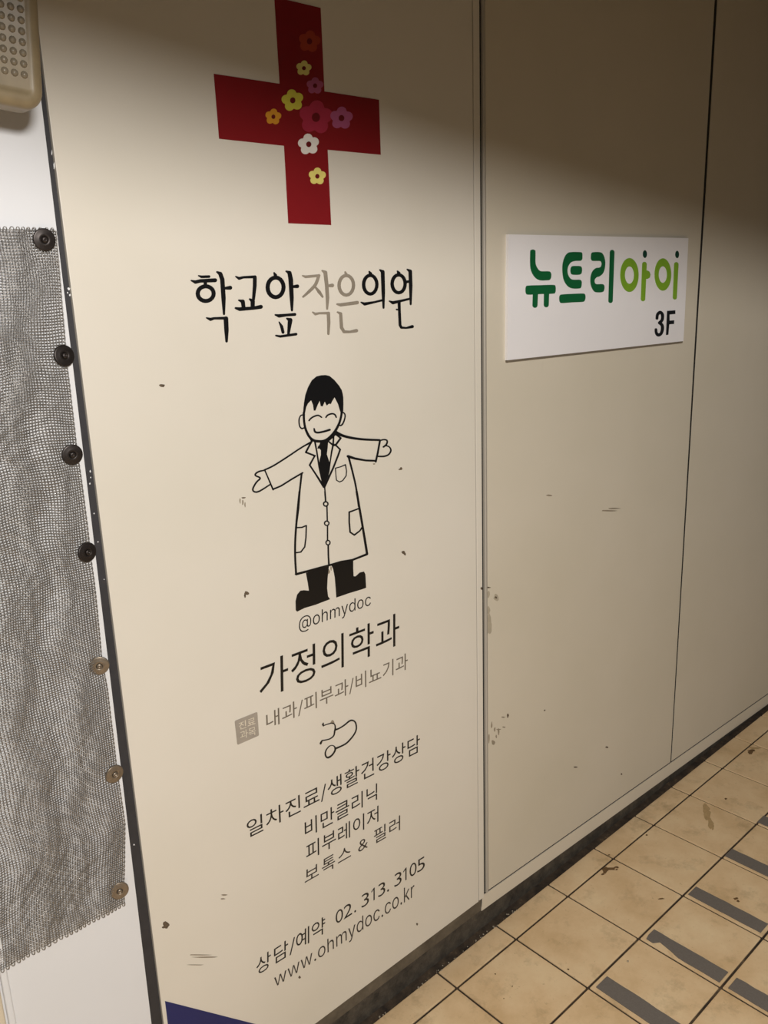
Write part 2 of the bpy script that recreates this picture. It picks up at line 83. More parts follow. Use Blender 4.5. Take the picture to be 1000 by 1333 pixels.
FLOWERS = [
["ember",[["p",0,[[857.9,1840.6],[859.5,1842.9],[861.9,1844.8],[864.9,1846.2],[868.2,1846.7],[871.1,1846.5],[873.5,1845.4],[875.0,1843.7],[875.4,1841.5],[876.4,1840.9],[879.6,1841.0],[882.4,1840.3],[884.4,1838.9],[885.3,1836.9],[885.1,1834.5],[883.8,1832.2],[881.5,1830.1],[878.5,1828.6],[877.7,1827.5],[878.1,1825.3],[877.3,1822.9],[875.5,1820.7],[872.8,1818.9],[869.6,1817.7],[866.4,1817.4],[863.5,1817.9],[861.4,1819.2],[859.8,1819.2],[856.9,1817.7],[853.7,1817.0],[850.7,1817.0],[848.1,1818.0],[846.5,1819.6],[845.8,1821.7],[846.3,1824.0],[847.9,1826.3],[847.8,1827.3],[845.6,1828.6],[844.4,1830.5],[844.4,1832.7],[845.4,1835.0],[847.5,1837.1],[850.2,1838.8],[853.4,1839.7],[856.5,1839.9]]]],[["p",0,[[869.0,1831.9],[868.4,1830.0],[866.8,1828.3],[864.7,1827.2],[862.4,1826.9],[860.4,1827.4],[859.1,1828.6],[858.7,1830.3],[859.4,1832.2],[860.9,1833.8],[863.0,1835.0],[865.3,1835.3],[867.3,1834.8],[868.6,1833.6]]]]],
["lemon",[["p",0,[[845.8,1799.2],[846.8,1800.8],[848.5,1802.2],[850.5,1803.2],[852.8,1803.6],[854.9,1803.5],[856.6,1802.7],[857.7,1801.6],[858.1,1800.0],[858.8,1799.6],[861.0,1799.8],[863.0,1799.3],[864.5,1798.4],[865.2,1797.0],[865.2,1795.3],[864.4,1793.7],[862.8,1792.3],[860.8,1791.2],[860.3,1790.4],[860.7,1788.9],[860.3,1787.2],[859.1,1785.7],[857.3,1784.4],[855.1,1783.5],[852.9,1783.3],[850.9,1783.6],[849.3,1784.5],[848.2,1784.4],[846.3,1783.3],[844.0,1782.8],[841.9,1782.8],[840.1,1783.4],[838.8,1784.5],[838.3,1785.9],[838.5,1787.6],[839.5,1789.2],[839.4,1789.9],[837.8,1790.7],[836.9,1792.0],[836.7,1793.6],[837.3,1795.2],[838.7,1796.7],[840.5,1797.9],[842.7,1798.6],[844.9,1798.7]]]],[["p",0,[[854.0,1793.2],[853.6,1791.9],[852.5,1790.7],[851.1,1790.0],[849.5,1789.8],[848.1,1790.1],[847.2,1791.0],[846.9,1792.2],[847.4,1793.5],[848.4,1794.7],[849.9,1795.4],[851.5,1795.6],[852.9,1795.3],[853.8,1794.4]]]]],
["mauve",[["p",0,[[864.4,1778.1],[865.4,1779.9],[867.1,1781.4],[869.4,1782.6],[871.9,1783.1],[874.3,1783.0],[876.4,1782.3],[877.7,1781.0],[878.3,1779.3],[879.2,1778.9],[881.7,1779.1],[884.0,1778.7],[885.7,1777.6],[886.7,1776.1],[886.8,1774.3],[886.0,1772.5],[884.4,1770.8],[882.2,1769.6],[881.7,1768.7],[882.2,1767.0],[881.9,1765.2],[880.6,1763.4],[878.7,1761.9],[876.3,1760.9],[873.8,1760.5],[871.4,1760.8],[869.6,1761.8],[868.3,1761.7],[866.2,1760.4],[863.7,1759.7],[861.2,1759.7],[859.1,1760.3],[857.6,1761.5],[856.8,1763.1],[857.0,1764.9],[858.0,1766.7],[857.8,1767.5],[855.9,1768.4],[854.8,1769.8],[854.4,1771.5],[855.0,1773.3],[856.4,1775.0],[858.5,1776.4],[860.9,1777.2],[863.4,1777.4]]]],[["p",0,[[874.3,1771.4],[873.8,1770.0],[872.6,1768.7],[870.9,1767.9],[869.1,1767.7],[867.5,1768.1],[866.5,1769.1],[866.2,1770.5],[866.7,1771.9],[867.9,1773.2],[869.6,1774.0],[871.3,1774.2],[872.9,1773.8],[874.0,1772.8]]]]],
["lime",[["p",0,[[816.1,1753.1],[816.8,1755.4],[818.5,1757.6],[821.0,1759.4],[824.1,1760.5],[827.2,1760.8],[830.0,1760.3],[832.2,1759.0],[833.5,1757.0],[834.8,1756.7],[838.0,1757.4],[841.0,1757.3],[843.6,1756.3],[845.4,1754.7],[846.2,1752.5],[845.7,1750.2],[844.2,1747.9],[841.8,1746.0],[841.5,1744.8],[842.8,1742.9],[842.9,1740.6],[842.0,1738.2],[840.0,1736.1],[837.2,1734.4],[834.1,1733.6],[831.0,1733.5],[828.2,1734.3],[826.7,1734.0],[824.3,1732.1],[821.4,1730.8],[818.2,1730.3],[815.3,1730.7],[813.0,1731.9],[811.5,1733.7],[811.1,1735.9],[811.8,1738.3],[811.2,1739.2],[808.5,1739.9],[806.6,1741.4],[805.6,1743.5],[805.7,1745.8],[807.0,1748.1],[809.1,1750.0],[811.9,1751.5],[815.0,1752.2]]]],[["p",0,[[831.0,1746.1],[830.4,1744.2],[828.9,1742.6],[826.8,1741.6],[824.6,1741.3],[822.6,1741.9],[821.3,1743.2],[821.0,1745.0],[821.6,1746.9],[823.1,1748.5],[825.2,1749.5],[827.4,1749.8],[829.4,1749.2],[830.7,1747.9]]]]],
["amber",[["p",0,[[783.9,1726.1],[784.9,1727.8],[786.6,1729.1],[788.7,1730.1],[790.9,1730.4],[793.0,1730.2],[794.7,1729.4],[795.8,1728.1],[796.1,1726.5],[796.9,1726.0],[799.1,1726.1],[801.1,1725.5],[802.5,1724.5],[803.3,1723.0],[803.2,1721.3],[802.4,1719.6],[800.8,1718.1],[798.8,1717.1],[798.3,1716.3],[798.6,1714.7],[798.2,1713.0],[797.0,1711.4],[795.2,1710.1],[793.0,1709.3],[790.8,1709.1],[788.7,1709.5],[787.2,1710.5],[786.1,1710.5],[784.1,1709.4],[781.9,1708.9],[779.7,1709.0],[777.9,1709.7],[776.7,1710.9],[776.2,1712.5],[776.4,1714.2],[777.5,1715.8],[777.3,1716.6],[775.7,1717.5],[774.8,1718.9],[774.7,1720.5],[775.4,1722.2],[776.7,1723.7],[778.6,1724.9],[780.8,1725.6],[783.0,1725.6]]]],[["p",0,[[792.0,1719.5],[791.6,1718.1],[790.5,1716.9],[789.0,1716.2],[787.4,1716.0],[786.1,1716.5],[785.2,1717.4],[784.9,1718.7],[785.4,1720.1],[786.5,1721.2],[787.9,1722.0],[789.5,1722.1],[790.9,1721.7],[791.8,1720.7]]]]],
["crimson",[["p",0,[[858.1,1741.6],[860.3,1745.1],[864.0,1748.1],[868.6,1750.2],[873.7,1751.1],[878.5,1750.6],[882.5,1748.9],[885.0,1746.1],[885.8,1742.6],[887.6,1741.6],[892.7,1741.8],[897.3,1740.6],[900.6,1738.3],[902.4,1735.0],[902.4,1731.3],[900.5,1727.6],[897.0,1724.4],[892.3,1722.0],[891.2,1720.3],[892.1,1716.8],[891.1,1713.0],[888.4,1709.5],[884.3,1706.7],[879.4,1704.9],[874.2,1704.5],[869.6,1705.4],[866.0,1707.6],[863.6,1707.5],[859.1,1705.3],[854.1,1704.2],[849.2,1704.4],[845.1,1705.9],[842.3,1708.6],[841.0,1711.9],[841.6,1715.6],[843.9,1719.1],[843.5,1720.8],[840.0,1722.8],[837.9,1725.8],[837.6,1729.4],[839.0,1733.0],[841.9,1736.3],[846.1,1738.9],[851.0,1740.3],[855.9,1740.5]]]],[["p",0,[[876.7,1727.2],[875.7,1724.2],[873.3,1721.7],[870.0,1720.1],[866.4,1719.7],[863.2,1720.7],[861.2,1722.8],[860.6,1725.6],[861.6,1728.5],[864.0,1731.0],[867.3,1732.6],[870.9,1733.0],[874.0,1732.1],[876.1,1730.0]]]]],
["mauve",[["p",0,[[911.5,1740.5],[912.9,1743.0],[915.4,1745.2],[918.6,1746.7],[922.2,1747.4],[925.7,1747.2],[928.6,1746.1],[930.5,1744.3],[931.3,1741.9],[932.6,1741.3],[936.3,1741.5],[939.5,1740.9],[942.1,1739.4],[943.5,1737.2],[943.7,1734.7],[942.5,1732.1],[940.2,1729.8],[937.1,1728.1],[936.4,1726.9],[937.2,1724.5],[936.7,1721.9],[935.0,1719.4],[932.2,1717.4],[928.8,1716.1],[925.2,1715.6],[921.8,1716.1],[919.1,1717.5],[917.4,1717.4],[914.3,1715.7],[910.8,1714.8],[907.3,1714.8],[904.2,1715.8],[902.0,1717.5],[901.0,1719.7],[901.2,1722.3],[902.6,1724.7],[902.2,1725.9],[899.6,1727.2],[897.9,1729.2],[897.5,1731.6],[898.3,1734.1],[900.2,1736.5],[903.1,1738.3],[906.5,1739.5],[910.0,1739.7]]]],[["p",0,[[925.7,1731.0],[925.0,1728.9],[923.3,1727.2],[920.9,1726.0],[918.4,1725.8],[916.2,1726.5],[914.7,1727.9],[914.2,1729.8],[914.9,1731.9],[916.6,1733.6],[919.0,1734.7],[921.5,1735.0],[923.7,1734.3],[925.2,1732.9]]]]],
["white",[["p",0,[[842.5,1694.7],[843.3,1697.0],[845.2,1699.1],[847.8,1700.7],[850.8,1701.6],[854.0,1701.7],[856.8,1701.0],[858.8,1699.5],[859.9,1697.5],[861.2,1697.0],[864.4,1697.6],[867.5,1697.2],[870.0,1696.1],[871.6,1694.3],[872.2,1692.1],[871.7,1689.7],[870.0,1687.5],[867.5,1685.8],[867.1,1684.6],[868.2,1682.6],[868.3,1680.3],[867.1,1677.9],[865.0,1675.9],[862.2,1674.5],[859.1,1673.8],[856.0,1674.0],[853.3,1674.9],[851.8,1674.7],[849.3,1673.0],[846.3,1671.9],[843.2,1671.6],[840.3,1672.2],[838.0,1673.5],[836.7,1675.5],[836.4,1677.7],[837.3,1680.0],[836.7,1681.0],[834.1,1682.0],[832.3,1683.6],[831.5,1685.7],[831.8,1688.0],[833.1,1690.3],[835.4,1692.1],[838.2,1693.4],[841.3,1693.9]]]],[["p",0,[[856.9,1686.8],[856.2,1685.0],[854.7,1683.4],[852.6,1682.4],[850.4,1682.3],[848.4,1682.9],[847.2,1684.2],[846.8,1686.0],[847.4,1687.9],[848.9,1689.4],[851.0,1690.4],[853.2,1690.6],[855.2,1690.0],[856.5,1688.6]]]]],
["straw",[["p",0,[[859.3,1649.2],[860.3,1651.1],[862.2,1652.6],[864.5,1653.7],[867.2,1654.1],[869.7,1653.8],[871.8,1652.9],[873.2,1651.4],[873.8,1649.6],[874.7,1649.1],[877.4,1649.1],[879.8,1648.5],[881.6,1647.3],[882.6,1645.6],[882.7,1643.6],[881.9,1641.7],[880.2,1640.0],[877.9,1638.8],[877.3,1637.9],[877.9,1636.1],[877.5,1634.1],[876.2,1632.3],[874.2,1630.8],[871.7,1629.9],[869.1,1629.7],[866.6,1630.2],[864.7,1631.3],[863.4,1631.3],[861.1,1630.1],[858.5,1629.5],[856.0,1629.7],[853.7,1630.5],[852.2,1631.8],[851.4,1633.6],[851.5,1635.6],[852.6,1637.4],[852.3,1638.3],[850.4,1639.4],[849.2,1641.0],[848.9,1642.8],[849.5,1644.8],[851.0,1646.5],[853.1,1647.8],[855.6,1648.5],[858.2,1648.6]]]],[["p",0,[[869.6,1641.4],[869.1,1639.9],[867.8,1638.6],[866.1,1637.8],[864.2,1637.7],[862.6,1638.3],[861.5,1639.4],[861.2,1640.9],[861.7,1642.4],[863.0,1643.7],[864.7,1644.5],[866.5,1644.6],[868.2,1644.0],[869.3,1642.9]]]]]]
SIGN_LETTERS = [
["green",[["p",1,[[1395.7,1530.6],[1397.9,1534.0],[1403.9,1535.4],[1410.4,1534.1],[1412.8,1530.6],[1413.1,1510.3],[1417.5,1501.6],[1424.9,1495.2],[1433.2,1493.0],[1453.2,1492.8],[1462.7,1491.4],[1466.2,1486.3],[1465.4,1479.4],[1460.4,1475.4],[1450.3,1474.8],[1428.6,1475.2],[1413.7,1480.1],[1402.1,1490.0],[1396.1,1503.6]]],["p",1,[[1381.6,1457.2],[1383.2,1463.6],[1391.2,1465.6],[1430.4,1465.6],[1474.3,1465.2],[1481.3,1462.0],[1482.5,1455.9],[1480.9,1449.9],[1473.1,1447.5],[1430.8,1447.8],[1391.4,1447.6],[1383.3,1450.4]]],["s",0,0,[2.533,-0.075,0.027,-1.526],[[1414.2,1452.5,6.76],[1413.0,1425.8,6.5]]],["s",0,0,[2.606,-0.077,0.037,-1.548],[[1451.2,1451.6,6.76],[1450.8,1425.5,6.5]]]]],
["green",[["p",1,[[1531.5,1530.9],[1567.5,1531.1],[1574.2,1528.4],[1575.2,1522.3],[1574.7,1517.1],[1569.0,1513.4],[1550.1,1513.0],[1534.1,1510.0],[1524.8,1501.9],[1522.3,1492.8],[1526.1,1483.6],[1535.3,1476.3],[1548.0,1474.5],[1568.1,1474.2],[1574.5,1470.5],[1575.1,1465.3],[1573.5,1459.1],[1567.7,1456.1],[1543.3,1456.4],[1525.2,1461.1],[1510.6,1473.6],[1504.7,1491.0],[1504.9,1507.1],[1510.8,1520.1],[1519.3,1527.6]]],["p",1,[[1532.9,1493.7],[1535.2,1500.5],[1541.5,1502.7],[1554.1,1502.8],[1565.8,1502.5],[1573.2,1500.2],[1575.0,1492.8],[1572.3,1486.6],[1564.0,1484.6],[1551.2,1484.5],[1542.2,1484.9],[1535.3,1487.0]]],["p",1,[[1495.2,1436.7],[1497.1,1443.4],[1506.2,1445.2],[1541.9,1445.5],[1580.4,1445.1],[1588.3,1442.8],[1590.5,1436.4],[1587.4,1429.7],[1579.3,1427.4],[1542.6,1427.6],[1506.8,1427.3],[1497.9,1429.4]]]]],
["green",[["p",1,[[1606.7,1521.3],[1608.3,1528.6],[1615.7,1531.3],[1642.3,1531.2],[1654.2,1525.6],[1661.9,1512.9],[1661.6,1498.0],[1654.4,1486.3],[1641.2,1480.1],[1631.7,1478.7],[1624.2,1474.0],[1623.8,1468.2],[1630.5,1463.9],[1653.8,1463.4],[1661.8,1459.4],[1661.5,1450.8],[1653.9,1446.2],[1629.5,1446.6],[1617.7,1451.8],[1608.4,1464.7],[1607.6,1479.5],[1613.9,1491.0],[1626.8,1497.8],[1642.1,1499.2],[1647.7,1503.4],[1647.4,1509.1],[1641.4,1512.7],[1614.7,1513.0],[1608.1,1516.1]]],["s",0,0,[3.073,-0.04,0.102,-1.665],[[1688.4,1531.7,5.98],[1688.4,1426.1,5.72]]]]],
["leafgreen",[["h",[[[1801.5,1481.2],[1801.5,1474.6],[1800.2,1468.1],[1797.7,1462.1],[1794.2,1456.7],[1789.6,1452.1],[1784.3,1448.4],[1778.3,1445.7],[1771.8,1444.1],[1765.0,1443.7],[1758.2,1444.4],[1751.6,1446.3],[1745.3,1449.3],[1739.6,1453.2],[1734.5,1457.9],[1730.4,1463.3],[1727.2,1469.3],[1725.0,1475.6],[1724.0,1482.1],[1724.2,1488.6],[1725.5,1494.8],[1727.8,1500.7],[1731.3,1505.9],[1735.6,1510.5],[1740.8,1514.2],[1746.6,1516.9],[1752.9,1518.6],[1759.6,1519.2],[1766.3,1518.6],[1772.9,1516.9],[1779.3,1514.2],[1785.2,1510.4],[1790.4,1505.7],[1794.7,1500.3],[1798.1,1494.3],[1800.4,1487.8]],[[1781.6,1481.2],[1781.5,1477.2],[1780.5,1473.3],[1778.8,1469.8],[1776.3,1466.8],[1773.2,1464.5],[1769.6,1462.9],[1765.7,1462.1],[1761.7,1462.2],[1757.7,1463.1],[1753.9,1464.8],[1750.5,1467.3],[1747.6,1470.3],[1745.4,1473.8],[1743.9,1477.7],[1743.2,1481.7],[1743.4,1485.7],[1744.3,1489.5],[1746.1,1492.9],[1748.5,1495.9],[1751.5,1498.2],[1755.1,1499.8],[1758.9,1500.7],[1762.9,1500.6],[1766.9,1499.8],[1770.7,1498.1],[1774.1,1495.7],[1777.0,1492.7],[1779.3,1489.2],[1780.9,1485.3]]]],["s",0,0,[3.376,-0.057,0.144,-1.75],[[1824.9,1505.5,5.94],[1825.1,1425.9,5.72]]],["p",0,[[1826.0,1491.6],[1839.1,1491.1],[1848.7,1488.2],[1853.8,1481.1],[1850.6,1474.6],[1840.7,1471.7],[1826.9,1471.9]]]]],
["leafgreen",[["h",[[[1949.2,1480.6],[1949.3,1474.0],[1948.2,1467.5],[1945.8,1461.5],[1942.4,1456.1],[1938.0,1451.4],[1932.7,1447.7],[1926.8,1445.0],[1920.3,1443.4],[1913.6,1443.0],[1906.8,1443.8],[1900.1,1445.6],[1893.7,1448.6],[1887.9,1452.5],[1882.7,1457.2],[1878.4,1462.7],[1875.1,1468.7],[1872.8,1475.0],[1871.7,1481.5],[1871.6,1488.0],[1872.8,1494.3],[1875.0,1500.1],[1878.3,1505.4],[1882.6,1510.0],[1887.7,1513.7],[1893.5,1516.4],[1899.7,1518.1],[1906.4,1518.7],[1913.1,1518.1],[1919.8,1516.4],[1926.2,1513.7],[1932.2,1509.9],[1937.5,1505.2],[1942.0,1499.8],[1945.5,1493.7],[1948.0,1487.3]],[[1928.9,1480.7],[1928.9,1476.6],[1928.0,1472.8],[1926.3,1469.3],[1923.9,1466.3],[1920.8,1464.0],[1917.3,1462.4],[1913.4,1461.6],[1909.4,1461.7],[1905.4,1462.6],[1901.6,1464.3],[1898.1,1466.7],[1895.2,1469.8],[1892.9,1473.3],[1891.3,1477.1],[1890.5,1481.1],[1890.6,1485.1],[1891.4,1488.9],[1893.1,1492.3],[1895.5,1495.3],[1898.5,1497.6],[1901.9,1499.2],[1905.8,1500.1],[1909.8,1500.0],[1913.8,1499.2],[1917.6,1497.5],[1921.1,1495.1],[1924.1,1492.1],[1926.4,1488.6],[1928.1,1484.7]]]],["s",0,0,[3.71,-0.061,0.193,-1.835],[[1971.0,1504.6,5.72],[1972.0,1425.2,5.28]]]]],
["darkgreen",[["p",0,[[1833.7,1528.2],[1833.5,1525.5],[1832.5,1523.0],[1830.7,1521.1],[1828.3,1519.8],[1825.6,1519.4],[1822.8,1519.8],[1820.3,1521.1],[1818.2,1523.0],[1816.7,1525.4],[1816.1,1528.1],[1816.3,1530.8],[1817.3,1533.2],[1819.1,1535.1],[1821.5,1536.4],[1824.1,1536.8],[1826.9,1536.4],[1829.5,1535.2],[1831.6,1533.3],[1833.1,1530.9]]]]],
["darkgreen",[["p",0,[[1981.5,1527.7],[1981.4,1525.0],[1980.4,1522.6],[1978.6,1520.6],[1976.2,1519.4],[1973.5,1518.9],[1970.7,1519.4],[1968.1,1520.6],[1965.9,1522.5],[1964.4,1525.0],[1963.7,1527.7],[1963.8,1530.3],[1964.8,1532.8],[1966.6,1534.7],[1968.9,1536.0],[1971.6,1536.4],[1974.4,1536.0],[1977.1,1534.8],[1979.2,1532.8],[1980.8,1530.4]]]]]]
FLOOR_NO = [
["black",[["s",1,0,[3.595,-0.157,0.172,-1.84],[[1892.2,1378.2,3.54],[1894.1,1387.1,3.8],[1905.4,1392.3,4.05],[1916.7,1386.2,4.05],[1917.0,1374.0,3.8],[1905.0,1367.1,4.05]]],["s",1,0,[3.61,-0.193,0.173,-1.856],[[1905.0,1367.1,4.05],[1917.5,1360.8,4.05],[1920.1,1350.5,4.05],[1914.2,1340.6,3.8],[1901.4,1338.3,4.3],[1892.2,1343.9,3.54],[1889.5,1352.1,3.29]]]]],
["black",[["p",0,[[1938.2,1394.4],[1977.7,1394.3],[1978.6,1385.2],[1951.2,1385.1],[1952.3,1370.3],[1974.8,1370.1],[1975.0,1361.0],[1952.0,1361.3],[1949.7,1335.9],[1938.7,1335.7]]]]]]
LINES = {
"heading":["가정의학과",[[685.1,806.7],[1007.5,804.4],[1010.2,869.8],[689.4,871.0]],819,-70,"black",None],
"sub":["내과/피부과/비뇨기과",[[694.1,748.7],[1028.0,746.0],[1029.3,779.9],[695.4,778.2]],819,-70,"greyline",None],
"b1":["진료",[[641.0,769.5],[672.6,766.7],[673.2,781.5],[641.1,782.5]],819,-58,"wallcolor",None],
"b2":["과목",[[641.6,751.9],[672.5,748.1],[672.8,763.8],[641.8,766.0]],819,-70,"wallcolor",None],
"clinic":["일차진료/생활건강상담",[[638.4,562.7],[1054.9,552.5],[1056.2,591.7],[639.5,595.8]],819,-65,"black",None],
"diet":["비만클리닉",[[757.9,501.5],[934.8,498.7],[936.6,533.4],[759.3,536.4]],819,-70,"black",None],
"skin":["피부레이저",[[757.4,452.4],[935.9,448.7],[937.6,483.2],[759.1,487.4]],819,-70,"black",None],
"filler":["보톡스&필러",[[750.3,406.4],[993.0,400.4],[994.4,433.3],[752.5,437.1]],819,-70,"black",[[0.0,0.1341],[0.1666,0.2954],[0.3266,0.4596],[0.5371,0.6398],[0.7066,0.8389],[0.8763,1.0]]],
"phone":["상담/예약02.313.3105",[[632.1,280.9],[1060.2,268.0],[1061.5,308.2],[635.1,315.5]],819,-70,"black",[[0.0,0.0731],[0.0899,0.1634],[0.1716,0.2004],[0.2066,0.278],[0.2918,0.3676],[0.4286,0.4715],[0.4761,0.5255],[0.5394,0.5499],[0.584,0.6292],[0.6449,0.6655],[0.6886,0.733],[0.7454,0.7579],[0.7932,0.8404],[0.852,0.874],[0.8949,0.9424],[0.9477,1.0]]],
"url":["www.ohmydoc.co.kr",[[667.8,231.5],[1027.0,220.7],[1028.3,256.3],[668.8,258.3]],670,0,"soft",None],
"handle":["@ohmydoc",[[774.6,905.2],[939.7,904.8],[940.9,927.5],[776.4,928.4]],670,0,"black",None]}
BADGE = [
["p",0,[[634.1,787.1],[635.7,788.5],[676.8,788.0],[678.6,786.5],[678.1,745.4],[676.8,743.8],[636.7,743.9],[635.0,745.4]]]]
CHIPS = [
[[569.5,1344.0],[568.5,1342.6],[567.5,1342.1],[564.8,1342.6],[563.2,1343.1],[561.8,1344.1],[560.8,1345.7],[563.1,1346.7],[565.4,1346.5],[567.7,1346.0],[570.1,1345.2]],
[[681.5,999.0],[680.7,997.0],[677.9,996.8],[675.9,997.7],[673.1,999.2],[672.2,1000.6],[673.6,1002.3],[674.2,1004.0],[676.2,1003.6],[678.6,1002.3],[679.7,1001.2]],
[[674.8,996.9],[674.9,995.2],[674.0,993.7],[672.9,992.9],[672.2,994.1],[671.5,996.7],[671.7,998.7],[672.8,1000.0],[673.6,1001.4],[674.7,1001.2],[675.1,999.2]],
[[1029.8,1147.0],[1029.3,1145.3],[1027.3,1145.0],[1025.9,1144.9],[1023.8,1145.4],[1023.1,1147.0],[1024.1,1148.9],[1024.4,1149.9],[1025.9,1150.1],[1027.7,1150.1],[1028.5,1149.2]],
[[1029.8,985.2],[1028.6,984.2],[1027.7,983.0],[1024.9,983.1],[1023.3,984.4],[1021.9,986.4],[1020.7,988.0],[1022.8,988.8],[1025.3,989.3],[1027.7,988.6],[1030.2,986.5]],
[[1031.9,981.6],[1032.3,979.6],[1030.7,978.7],[1029.1,979.4],[1027.8,980.8],[1026.3,982.2],[1027.0,983.7],[1028.2,985.3],[1029.3,985.4],[1031.0,984.2],[1031.7,983.0]],
[[481.9,482.4],[479.1,480.6],[477.0,478.6],[474.1,480.5],[471.6,484.6],[471.6,487.4],[470.7,491.0],[472.0,493.9],[475.8,493.4],[478.1,490.3],[481.1,485.6]],
[[473.6,483.1],[473.9,481.7],[472.4,482.1],[470.9,482.7],[469.6,483.6],[468.4,485.5],[469.2,486.5],[470.3,486.7],[471.2,486.4],[472.9,485.6],[473.4,484.7]],
[[689.1,1156.4],[687.6,1156.1],[686.7,1156.0],[684.5,1156.2],[682.9,1156.5],[682.4,1157.3],[681.4,1158.2],[682.5,1158.5],[684.9,1158.2],[686.7,1158.0],[689.0,1157.2]],
[[1280.6,846.6],[1277.3,846.5],[1272.8,847.1],[1268.7,848.4],[1263.2,850.4],[1262.6,851.0],[1263.1,851.8],[1263.4,852.6],[1268.6,851.4],[1272.9,849.9],[1276.8,848.3]],
[[1299.6,818.7],[1300.1,816.7],[1298.0,816.4],[1296.1,817.3],[1294.1,818.5],[1292.3,819.9],[1293.3,821.4],[1294.6,822.5],[1295.9,822.4],[1298.2,821.1],[1299.0,820.2]],
[[1341.3,520.8],[1339.7,519.2],[1338.6,517.5],[1336.9,516.8],[1335.2,518.6],[1335.0,521.8],[1334.3,524.6],[1334.8,526.5],[1337.0,527.6],[1338.5,527.3],[1340.5,524.1]],
[[1756.3,265.1],[1757.4,262.9],[1753.7,263.6],[1749.9,265.5],[1746.4,267.6],[1742.8,270.1],[1744.3,271.1],[1746.9,271.4],[1749.4,270.6],[1753.7,268.2],[1755.3,266.9]],
[[1617.4,266.6],[1613.6,266.9],[1610.9,267.7],[1606.5,269.6],[1602.3,271.6],[1601.8,272.7],[1600.0,275.0],[1601.3,275.3],[1606.7,273.1],[1610.5,271.4],[1615.5,268.7]],
[[1477.9,481.5],[1478.0,480.6],[1476.1,480.7],[1474.6,480.8],[1472.7,481.7],[1471.5,483.3],[1472.4,484.1],[1473.1,484.6],[1474.3,484.7],[1476.2,484.3],[1476.8,483.2]],
[[1832.3,149.8],[1832.8,148.4],[1830.6,148.2],[1828.5,148.6],[1826.3,150.5],[1824.2,152.8],[1825.2,153.5],[1826.6,154.1],[1827.9,154.5],[1830.5,153.2],[1831.4,151.5]],
[[726.9,214.4],[726.5,213.4],[724.7,213.2],[723.3,213.5],[721.6,215.7],[721.0,217.7],[721.9,218.5],[722.3,219.6],[723.6,219.9],[725.2,218.6],[725.8,216.6]],
[[1036.0,144.4],[1034.8,143.8],[1034.0,142.9],[1032.4,143.3],[1031.2,145.1],[1030.9,146.8],[1030.2,148.5],[1030.9,149.5],[1032.8,149.5],[1034.0,148.5],[1035.7,146.0]],
[[1249.8,853.2],[1250.1,850.9],[1249.1,850.4],[1247.6,851.1],[1246.5,851.8],[1245.2,853.4],[1245.4,855.5],[1246.7,856.8],[1247.6,856.7],[1249.2,855.9],[1249.9,855.0]],
[[1263.6,758.7],[1263.8,757.7],[1263.1,757.3],[1261.8,757.2],[1261.0,757.6],[1259.9,759.1],[1259.9,760.4],[1261.0,760.8],[1261.8,761.1],[1263.1,761.0],[1263.8,760.0]],
[[1023.9,1146.5],[1024.1,1145.8],[1023.3,1145.5],[1022.1,1145.3],[1021.3,1145.6],[1020.3,1146.6],[1020.3,1147.4],[1021.4,1147.8],[1022.2,1148.1],[1023.5,1148.1],[1024.1,1147.4]]]
